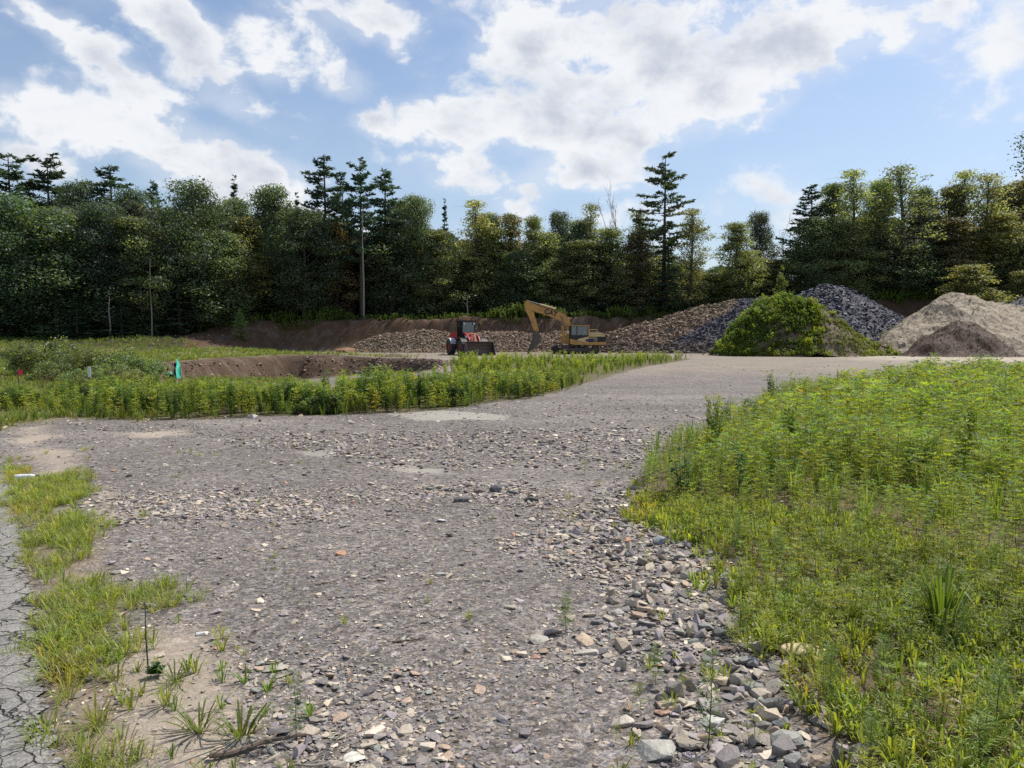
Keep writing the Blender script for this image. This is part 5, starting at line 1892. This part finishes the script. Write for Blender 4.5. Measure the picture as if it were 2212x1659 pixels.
# undercarriage
un = bpy.data.objects.new('undercarriage', None)
COL.objects.link(un)
un.parent = EX
un.location = (.32, 0, 0)
un.rotation_euler = (0, 0, rad(17))
new(lambda b: (abox(b, -.9, .9, -.85, .85, .35, .75), cyl(b, (0, 0, .7), (0, 0, .98), .62, n=28)), 'track_frame', M_TRK, un)
for s_ in (-1, 1):
    def belt(b, s_=s_):
        L_, r_ = 1.65, .40
        cyc = []
        n_ = 46
        per = 4 * L_ + 2 * pi * r_
        for i in range(n_):
            t_ = i / n_ * per
            if t_ < 2 * L_:
                cyc.append((-L_ + t_, .82, 0))
            elif t_ < 2 * L_ + pi * r_:
                a = (t_ - 2 * L_) / r_
                cyc.append((L_ + r_ * sin(a), .42 + r_ * cos(a), a))
            elif t_ < 4 * L_ + pi * r_:
                cyc.append((L_ - (t_ - 2 * L_ - pi * r_), .02, pi))
            else:
                a = (t_ - 4 * L_ - pi * r_) / r_ + pi
                cyc.append((-L_ + r_ * sin(a), .42 + r_ * cos(a), a))
        for (x_, z_, a) in cyc:
            g = bmesh.ops.create_cube(b, size=1)
            M_ = Matrix.Translation((x_, 1.15 * s_, z_)) @ Matrix.Rotation(a, 4, 'Y') @ Matrix.Diagonal((.155, .60, .045, 1))
            bmesh.ops.transform(b, matrix=M_, verts=g['verts'])
            g = bmesh.ops.create_cube(b, size=1)
            M_ = Matrix.Translation((x_, 1.15 * s_, z_)) @ Matrix.Rotation(a, 4, 'Y') @ Matrix.Translation((.05, 0, .035)) @ Matrix.Diagonal((.02, .58, .04, 1))
            bmesh.ops.transform(b, matrix=M_, verts=g['verts'])
    tk = new(belt, 'track', M_TRK, un, 0)
    new(lambda b: abox(b, -1.55, 1.55, 1.15 * s_ - .16, 1.15 * s_ + .16, .22, .62), 'side_beam', M_TRK, tk, .03)
    new(lambda b: [cyl(b, (x_, 1.15 * s_ - .22, z_), (x_, 1.15 * s_ + .22, z_), r_, n=20) for x_, z_, r_ in ((-1.65, .42, .34), (1.65, .42, .34), *[(-1.2 + .4 * i, .18, .13) for i in range(7)], (-.5, .70, .09), (.6, .70, .09))], 'rollers', M_TRK, tk, 0)
# upper works
ho = new(lambda b: (prism(b, Z([(1655, 560), (1655, 622), (1700, 632), (2090, 632), (2096, 600), (1890, 600), (1830, 600)]), -1.42, 1.42)), 'platform', M_YEL, EX, .02)
new(lambda b: (prism(b, Z([(1882, 498), (1882, 598), (1990, 598), (1990, 492)]), -1.36, 1.36)), 'engine_housing', M_BLK, EX, .03)
new(lambda b: (prism(b, Z([(1992, 505), (1992, 628), (2082, 626), (2094, 600), (2094, 540), (2080, 510)]), -1.40, 1.40)), 'counterweight', M_BLK, EX, .05)
new(lambda b: (prism(b, Z([(1885, 498), (1885, 488), (1905, 484), (2045, 484), (2070, 502), (2082, 528), (2070, 534), (1900, 530), (1885, 520)]), -1.415, 1.2)), 'hood', M_YELP, EX, .02)
new(lambda b: [abox(b, 1.52, 2.38, -1.405, -1.365, z_, z_ + .05) for z_ in (1.28, 1.42, 1.56, 1.70, 1.84)] + [abox(b, 1.5, 3.25, -1.44, -1.405, 1.96, 2.03)], 'side_grille', M_YELP, EX, 0)
new(lambda b: prism(b, Z([(1845, 565), (1945, 560), (1945, 592), (1845, 594)]), -1.412, -1.382), 'blue_panel', M_NAVY, EX, 0)
new(lambda b: (cyl(b, (2.0, .5, 2.1), (2.0, .5, 2.55), .07), cyl(b, (2.0, .5, 2.55), (2.08, .5, 2.62), .06)), 'exhaust_pipe', M_BLK, EX, 0)
new(lambda b: (cyl(b, (1.6, -1.25, 2.1), (1.6, -1.25, 2.45), .02, n=8), cyl(b, (2.4, -1.25, 2.1), (2.4, -1.25, 2.45), .02, n=8), cyl(b, (1.6, -1.25, 2.45), (2.4, -1.25, 2.45), .02, n=8)), 'handrail', M_YELP, EX, 0)
new(lambda b: prism(b, Z([(1580, 520), (1650, 500), (1700, 560), (1700, 625), (1590, 620)]), -.55, 1.38), 'tool_box', M_YEL, EX, .03)
# cab on the near side
x0, x1 = (1655 - 1700) * k_, (1882 - 1700) * k_
z0, z1 = (628 - 745) * -k_, (398 - 745) * -k_
ecab = new(lambda b: (prism(b, [(x0, z0), (x0, 1.85), (x0 + .06, 1.9), (x1, 1.9), (x1, z0)], -1.36, -.40),
                      prism(b, [(x0 + .08, z1 - .1), (x0 + .12, z1), (x1 + .02, z1), (x1 + .02, z1 - .1)], -1.40, -.36),
                      *[abox(b, x_ - .045, x_ + .045, y_ - .04, y_ + .04, 1.9, z1 - .1) for x_ in (x0 + .1, (x0 + x1) / 2 - .26, x1 - .05) for y_ in (-1.32, -.44)]), 'cab', M_BLK, EX, .01)
new(lambda b: (abox(b, x0 + .1, x1 + .03, -1.42, -1.40, z1 - .06, z1 + .01), abox(b, x1 - .045, x1 + .04, -1.41, -.38, 1.35, z1 - .06), abox(b, x0 + .1, x1 + .03, -1.42, -.34, z1 + .0, z1 + .03)), 'roof', M_YEL, ecab, 0)
new(lambda b: prism(b, [(x1 - .05, 1.2), (x1 + .0, 1.75), (x0 + .9, 1.55), (x0 + .62, 1.35), (x0 + .5, 1.2)], -1.40, -1.362), 'door_trim', M_YELP, ecab, 0)
mx_w = (x0 + x1) / 2 - .26
new(lambda b: abox(b, x0 + .145, mx_w - .045, -1.335, -1.325, 1.91, z1 - .1), 'side_window', M_GLASS, ecab, 0)
new(lambda b: abox(b, mx_w + .045, x1 - .095, -1.335, -1.325, 1.91, z1 - .1), 'door_window', M_GLASS, ecab, 0)
new(lambda b: abox(b, x0 + .09, x0 + .1, -1.28, -.48, 1.91, z1 - .1), 'windscreen', M_GLASS, ecab, 0)
new(lambda b: abox(b, x1 - .06, x1 - .05, -1.28, -.48, 1.91, z1 - .1), 'rear_window', M_GLASS, ecab, 0)
new(lambda b: (abox(b, .55, .95, -1.1, -.65, 1.9, 2.1), prism(b, [(.92, 2.05), (1.06, 2.05), (1.12, 2.7), (1.0, 2.7)], -1.1, -.65)), 'driver_seat', m_plain('cab_curtain', (.42, .38, .30), .8), ecab, .02)
# boom: cranked box girder
bo = new(lambda b: prism(b, Z([(1690, 470), (1652, 452), (1622, 400), (1578, 352), (1520, 322), (1400, 275), (1240, 228), (1165, 205), (1118, 165), (1122, 122), (1150, 108), (1190, 122), (1310, 168), (1450, 212), (1560, 238), (1615, 268), (1655, 320), (1682, 380)]), -.27, .27), 'boom', M_YEL, EX, .02)
fc = bpy.data.curves.new('lettering', 'FONT')
fc.body = 'CAT'
fc.size = .68
fc.extrude = .004
fc.align_x = 'CENTER'
fc.align_y = 'CENTER'
fc.offset = .02
tx = bpy.data.objects.new('lettering', fc)
COL.objects.link(tx)
bpy.context.view_layer.update()
dg = bpy.context.evaluated_depsgraph_get()
lm = bpy.data.meshes.new_from_object(tx.evaluated_get(dg))
bpy.data.objects.remove(tx)
lm.materials.clear()
le = ob('lettering', lm, M_BLK, bo)
le.location = ((1435 - 1700) * k_, -.279, (745 - 246) * k_)
le.rotation_euler = (rad(90), rad(16), 0)
fc2 = bpy.data.curves.new('numerals', 'FONT')
fc2.body = '325'
fc2.size = .2
fc2.extrude = .003
fc2.align_x = 'CENTER'
fc2.align_y = 'CENTER'
tx = bpy.data.objects.new('numerals', fc2)
COL.objects.link(tx)
bpy.context.view_layer.update()
dg = bpy.context.evaluated_depsgraph_get()
lm = bpy.data.meshes.new_from_object(tx.evaluated_get(dg))
bpy.data.objects.remove(tx)
lm.materials.clear()
le = ob('model_plate_marks', lm, M_WHT, EX)
bpy.data.objects.remove(le)
# rams
Pz = lambda a, b, y_=0: ((a - 1700) * k_, y_, (745 - b) * k_)
for s_ in (-1, 1):
    new(lambda b: (cyl(b, Pz(1600, 540, .42 * s_), Pz(1585, 400, .42 * s_), .085), ), 'boom_ram', M_YEL, EX, 0)
    new(lambda b: (cyl(b, Pz(1585, 400, .42 * s_), Pz(1572, 285, .36 * s_), .05), ), 'boom_rod', M_CHR, EX, 0)
new(lambda b: cyl(b, Pz(1500, 195), Pz(1310, 142), .09), 'stick_ram', M_YELP, bo, 0)
new(lambda b: cyl(b, Pz(1310, 142), Pz(1150, 98), .05), 'stick_rod', M_CHR, bo, 0)
new(lambda b: [cyl(b, Pz(a0, b0, y_), Pz(a1, b1, y_), .025, n=8) for y_ in (-.2, .2) for a0, b0, a1, b1 in ((1560, 232, 1330, 165), (1330, 165, 1200, 128), (1620, 262, 1560, 232))], 'hoses', M_BLK, bo, 0)
stk_ = new(lambda b: prism(b, Z([(1130, 108), (1152, 88), (1172, 108), (1200, 180), (1228, 235), (1262, 360), (1292, 455), (1272, 478), (1230, 455), (1190, 340), (1140, 235), (1116, 165)]), -.22, .22), 'stick', M_YEL, EX, .02)
new(lambda b: (cyl(b, Pz(1150, 250), Pz(1178, 380), .07), ), 'bucket_ram', M_BLK, stk_, 0)
new(lambda b: (cyl(b, Pz(1178, 380), Pz(1212, 470), .04), ), 'bucket_rod', M_CHR, stk_, 0)
new(lambda b: (prism(b, Z([(1205, 460), (1222, 455), (1262, 500), (1250, 515)]), -.2, -.12), prism(b, Z([(1205, 460), (1222, 455), (1262, 500), (1250, 515)]), .12, .2)), 'linkage', M_STEEL, EX, 0)


def ebucket(b):
    sd_ = Z([(1225, 485), (1288, 470), (1312, 530), (1303, 590), (1272, 645), (1222, 690), (1165, 742), (1160, 730), (1205, 600), (1235, 545)])
    prism(b, sd_, -.52, -.48)
    prism(b, sd_, .48, .52)
    back = Z([(1288, 470), (1312, 530), (1303, 590), (1272, 645), (1222, 690), (1165, 742)])
    bi = Z([(1171, 730), (1217, 682), (1264, 638), (1294, 588), (1303, 532), (1280, 478)])
    prism(b, back + bi, -.48, .48)
    for i in range(4):
        yy = -.39 + .26 * i
        prism(b, Z([(1174, 726), (1166, 744), (1148, 745)]), yy - .05, yy + .05)
    cyl(b, Pz(1250, 487, -.3), Pz(1250, 487, .3), .1)


new(ebucket, 'bucket', M_STEEL, EX, 0)

# ------------------------------------------------------------------ stakes, flags, silt cloth
M_FLAG = m_plain('pink_ribbon', (.75, .05, .12), .6, 0, .1, 20)
M_TAGW = m_plain('white_card', (.75, .75, .72), .6, 0, .1, 20)


def stake(px, top, base, w_, lab, m=None, name='survey_stake'):
    p = at(px, base)
    h_ = (base - top) * p[1] / F_PX
    e_ = empty(name, (p[0], p[1], gz(p[0], p[1])), rr.uniform(-.4, .4), lab, 'stake', 'survey stakes')
    new(lambda b: prism(b, [(-w_ / 2, -.15), (w_ / 2, -.15), (w_ / 2, h_), (-w_ / 2, h_)], -w_ * .35, w_ * .35), 'post', m or M_WOOD, e_, .002)
    e_.rotation_euler = (rad(2), rad(1.5), e_.rotation_euler[2])
    return e_, h_


e_, h_ = stake(41, 797, 842, .035, 'thin wooden stake with a pink ribbon at the far left')


def ribbon(b):
    g = [(0, 0), (.06, .015), (.12, -.01), (.16, .02)]
    a = [b.verts.new((x_, y_ - .03, h_ + .0)) for x_, y_ in g]
    c = [b.verts.new((x_ * .8, y_ - .02, h_ - .16)) for x_, y_ in g]
    for i in range(3):
        b.faces.new([a[i], a[i + 1], c[i + 1], c[i]])


new(ribbon, 'ribbon', M_FLAG, e_, 0)
e_, h_ = stake(197, 792, 858, .04, 'dark stake carrying a white card in front of the bushes')
new(lambda b: abox(b, -.045, .055, -.03, -.022, h_ - .26, h_ + .03), 'card', M_TAGW, e_, .002)
e_, h_ = stake(1531, 867, 906, .06, 'short weathered stake at the edge of the tall weeds by the road', M_WOODG)
new(lambda b: abox(b, -.03, .03, -.024, .024, h_ - .0, h_ + .035), 'painted_top', M_TAGW, e_, .002)
p = at(389, 790, 40)
e_ = empty('survey_stake', (p[0], 40, gz(p[0], 40)), 0, 'thin dark stake at the upper end of the green cloth', 'stake', 'survey stakes')
new(lambda b: abox(b, -.02, .02, -.02, .02, -.1, .62), 'post', M_WOOD, e_, .002)
p = at(844, 770, 61)
heap('dirt_clod', [(842, 763, 61), (848, 764, 61)], 61, 775, .8, (.13, .09, .065), 'little cone of brown dirt on the rim of the pit', 'heap', 60, (.04, .12), BR, 93, .05, res=.08)
e_ = empty('survey_stake', (at(844, 765, 61)[0], 61, gz(at(844, 765, 61)[0], 61) + .1), 0, 'thin dark stake stuck in the little dirt cone on the pit rim', 'stake', 'survey stakes')
new(lambda b: abox(b, -.025, .025, -.025, .025, -.2, .62), 'post', M_WOOD, e_, .002)

# green silt cloth lying down the slope of the knoll
cps = [(384, 790, 41), (388, 795, 38.5), (380, 800, 36.5), (372, 806, 34.5), (364, 813, 32.5), (362, 820, 30.5), (369, 827, 29)]
ctr = np.array([[at(a, b, d)[0], d] for a, b, d in cps])
tt = np.linspace(0, len(ctr) - 1, 60)
cx_, cy_ = np.interp(tt, range(len(ctr)), ctr[:, 0]), np.interp(tt, range(len(ctr)), ctr[:, 1])
V, L, N = [], [], []
hw = 8
for i in range(60):
    for j in range(hw):
        f = j / (hw - 1)
        xx = cx_[i] + (f - .5) * .26 + .05 * sin(i * .9)
        yy = cy_[i]
        V.append((xx, yy, gz(xx, yy) + .08 + .10 * sin(f * pi) + .04 * sin(i * 1.3 + j) + .10 * (1 - f) * (1 + .3 * sin(i * .5))))
for i in range(59):
    for j in range(hw - 1):
        L += [i * hw + j, i * hw + j + 1, (i + 1) * hw + j + 1, (i + 1) * hw + j]
        N.append(4)
cloth = ob('silt_cloth', t_mesh('silt_cloth', T(V, L, N, np.ones((len(V), 3))), True), m_plain('green_geotextile', (.02, .36, .24), .6, 0, .3, 3, (.02, .18, .13)))
md_ = cloth.modifiers.new('thick', 'SOLIDIFY')
md_.thickness = .01
tag(cloth, 'crumpled strip of bright green silt cloth lying in the grass', 'silt cloth')

# ------------------------------------------------------------------ single bushes and plants


B_T = [bush_crown(150 + i, (.135, .185, .07)) for i in range(3)]
B_P = [bush_crown(160 + i, (.19, .225, .08)) for i in range(2)]
bush_me = [t_mesh('bush_foliage', t_) for t_ in B_T + B_P]
for m_ in bush_me:
    m_.materials.append(M_LEAF)
BUSH = [
    (105, 720, 31, 1.55, 0, 'tall rounded dark green bush left of the white-carded stake'),
    (160, 745, 29, 1.2, 1, 'dark bush leaning on the tall rounded one\'s right side'),
    (62, 755, 33, .9, 2, 'low dark bush at the left foot of the tall rounded bush'),
    (205, 742, 28, 1.2, 3, 'olive bush behind the white-carded stake'),
    (258, 748, 27, 1.1, 4, 'olive bush right of the white-carded stake'),
    (305, 762, 27, .9, 0, 'last leafy bush of the row, next to the grassy knoll'),
    (180, 790, 23.5, .8, 3, 'low pale bush crowding round the foot of the white-carded stake'),
    (240, 778, 24.5, 1.0, 1, 'dark leafy bush in front of the olive ones'),
    (292, 796, 24, .75, 4, 'ferny pale bush at the right end of the bush group'),
    (120, 778, 27, .9, 2, 'dark spreading bush below the tall rounded one'),
    (440, 758, 58, 1.0, 4, 'small yellow green bush on top of the grassy knoll'),
    (30, 748, 50, 1.3, 2, 'dark bush low against the left wood'),
]
for px, top, d, wd, k, lab in BUSH:
    gx = (px - CX) / F_PX * d
    zb = gz(gx, d)
    H = zat(top, d) - zb
    e_ = empty('bush', (gx, d, zb), gr_.uniform(0, 6), lab, 'bush', 'bushes at the left')
    e_.scale = (wd * 1.15, wd * 1.15, H * 1.0)
    ob('foliage', bush_me[k], None, e_)
# brown dry weeds
dry = [leafy_weed(170, .9, 260, .03, .006, (.22, .165, .11), .25)]
p = at(140, 850)
n = 34
dx, dy = gr_.normal(0, .55, n), gr_.normal(0, .8, n)
t = scatter(dry, np.stack([p[0] + dx, p[1] + 1.5 + dy, ground(p[0] + dx, p[1] + 1.5 + dy)], 1), gr_.uniform(0, 6, n), gr_.uniform(.5, .85, n), np.ones((n, 3)), rs=gr_)
tag(ob('dry_weeds', t_mesh('dry_weeds', t), M_WEED), 'clump of brown withered weeds between the two left stakes', 'weed clump')

PLANTS = [
    # px, base py, template, height m, label
    (320, 1446, 'stalk', .34, 'tall thin stalk with a leafy rosette on the sandy patch'),
    (360, 1522, 'tuft', .12, 'upright grass tuft standing alone on the sand'),
    (378, 1478, 'crab', .10, 'spreading crabgrass just below the stalk'),
    (338, 1462, 'rosette', .09, 'dark green leafy rosette at the foot of the stalk'),
    (235, 1407, 'rosette', .06, 'tiny dark weed left of the stalk'),
    (430, 1580, 'crab', .13, 'crabgrass with sprawling blades near the bottom edge'),
    (520, 1600, 'crab', .15, 'largest crabgrass clump left of the black branch'),
    (1222, 1362, 'feather', .22, 'feathery green weed growing alone among flat stones'),
    (1012, 1336, 'tuft', .06, 'short bright grass tuft in the open gravel'),
    (746, 1348, 'tuft', .06, 'tiny upright grass tuft in the open gravel'),
    (930, 1262, 'tuft', .05, 'low grass tuft, topmost in the open gravel'),
    (1416, 1480, 'feather', .20, 'single ferny seedling with a bare stem among pale stones'),
    (1530, 1620, 'tallf', .42, 'tall thin ferny weed near the bottom edge by the dark rocks'),
    (640, 1600, 'tallf', .30, 'wispy dark weed rising over the black branch'),
    (1594, 1196, 'feather', .34, 'plump blue green feathery weed standing before the tall weeds'),
    (1600, 1372, 'feather', .22, 'feathery weed overhanging the topmost slate chunk'),
    (2035, 1350, 'grassclump', .36, 'big arching clump of coarse grass in the lower right field'),
    (1790, 1520, 'feather', .28, 'tall ferny weed right of the round dark rock'),
    (1905, 1490, 'feather', .26, 'ferny weed in the middle of the lower right field'),
    (2080, 1390, 'feather', .24, 'ferny weed below the big coarse grass clump'),
    (2150, 1600, 'feather', .34, 'big feathery weed in the bottom right corner'),
    (2040, 1290, 'feather', .2, 'slim ferny weed just above the big coarse grass clump'),
    (1880, 1640, 'feather', .2, 'low feathery weed at the bottom edge of the field'),
    (310, 1122, 'tuft', .09, 'small green sprout in the gravel near the verge'),
]
PT = {
    'feather': t_mesh('feather_weed_leaves', join([feather_weed(200, 1, 44, .34, .034, .0055, (.15, .23, .05), 8), feather_weed(201, .8, 30, .30, .034, .0055, (.16, .23, .05), 8)])),
    'tallf': t_mesh('tall_weed_leaves', feather_weed(202, 1, 30, .16, .035, .006, (.13, .19, .055), 5)),
    'tuft': t_mesh('tuft_blades', blade_tuft(203, 26, 1, .75, .022, YG)),
    'crab': t_mesh('crab_blades', blade_tuft(204, 34, .75, 1.0, .028, (.16, .20, .045), .5, .6)),
    'grassclump': t_mesh('clump_blades', blade_tuft(205, 90, 1.0, .6, .013, (.13, .19, .04), .8, .5)),
    'rosette': t_mesh('rosette_leaves', leafy_weed(206, .7, 70, .28, .11, (.045, .10, .03), .5)),
}
rst = RS(9)
st_t = [tube([(0, 0, 0), (.02, 0, .5), (.01, .01, 1)], [.011, .008, .003], 6, (.07, .065, .04))]
P_, U_, V_, A_, B_, C_ = [], [], [], [], [], []
for i in range(34):
    f = .25 + .75 * i / 34
    a = i * 2.4
    u = np.array([cos(a), sin(a), .8])
    u /= np.linalg.norm(u)
    P_.append(np.array([.015, 0, f]) + u * .03)
    U_.append(u)
    V_.append(np.cross(u, [0, 0, 1.]))
    A_.append(.035)
    B_.append(.007)
    C_.append((.08, .12, .05))
st_t.append(diamonds(np.array(P_), np.array(U_), np.array(V_), np.array(A_), np.array(B_), np.array(C_)))
PT['stalk'] = t_mesh('stalk_stem', join(st_t))
for k, m_ in PT.items():
    m_.materials.append(M_WEED)
PN = {'feather': 'feathery_weed', 'tallf': 'thin_weed', 'tuft': 'grass_tuft', 'crab': 'grass_tuft', 'grassclump': 'grass_clump', 'rosette': 'leafy_weed', 'stalk': 'weed_stalk'}
for px, py, k, h_, lab in PLANTS:
    p = at(px, py)
    o = ob(PN[k], PT[k], None)
    o.location = (p[0], p[1], float(groundnoise(np.array([p[0]]), np.array([p[1]]))[0]))
    o.scale = (h_, h_, h_)
    o.rotation_euler = (0, 0, gr_.uniform(0, 6))
    tag(o, lab, 'plant', 'single plants in the gravel and grass')
# a near bough hanging in at the upper right edge
bt = RS(31)
d = 30
p0 = at(2330, 330, d)
out_b, P, U, V, A, B, C = [], [], [], [], [], [], []
for (qx, qy) in ((2205, 296), (2200, 322), (2208, 345), (2198, 372), (2235, 350), (2250, 310)):
    q = at(qx + 16, qy, d)
    out_b.append(tube([p0, (p0 + q) / 2 + np.array([0, 0, .1]), q], [.05, .03, .01], 5))
    m = 90
    P.append(q + bt.normal(size=(m, 3)) * np.array([.20, .3, .16]))
    u, v = frame_from(bt, m, .5)
    U.append(u)
    V.append(v)
    A.append(np.full(m, .07))
    B.append(np.full(m, .04))
    C.append(np.array([[.05, .08, .03]]) * bt.uniform(.7, 1.3, (m, 1)))
tx_ = at(2420, 600, d)
e_ = empty('oak_tree', (tx_[0], d, gz(tx_[0], d)), 0, 'nearer oak whose leafy bough tips poke in at the upper right edge', 'tree')
base_v = np.array([tx_[0], d, gz(tx_[0], d)])
tr_ = tube([(0, 0, -.2), (.05, 0, 4), tuple(p0 - base_v), tuple(p0 - base_v + np.array([.6, 0, 2]))], [.22, .18, .1, .04], 8)
bb = join(out_b)
bb.V -= base_v
tj = join([tr_, bb])
tj.C[:] = (.10, .085, .07)
ob('trunk', t_mesh('trunk', tj), M_BARK, e_)
cr_ = diamonds(np.concatenate(P), np.concatenate(U), np.concatenate(V), np.concatenate(A), np.concatenate(B), np.concatenate(C))
cr_.V -= base_v
ob('crown', t_mesh('crown', cr_), M_LEAF, e_)
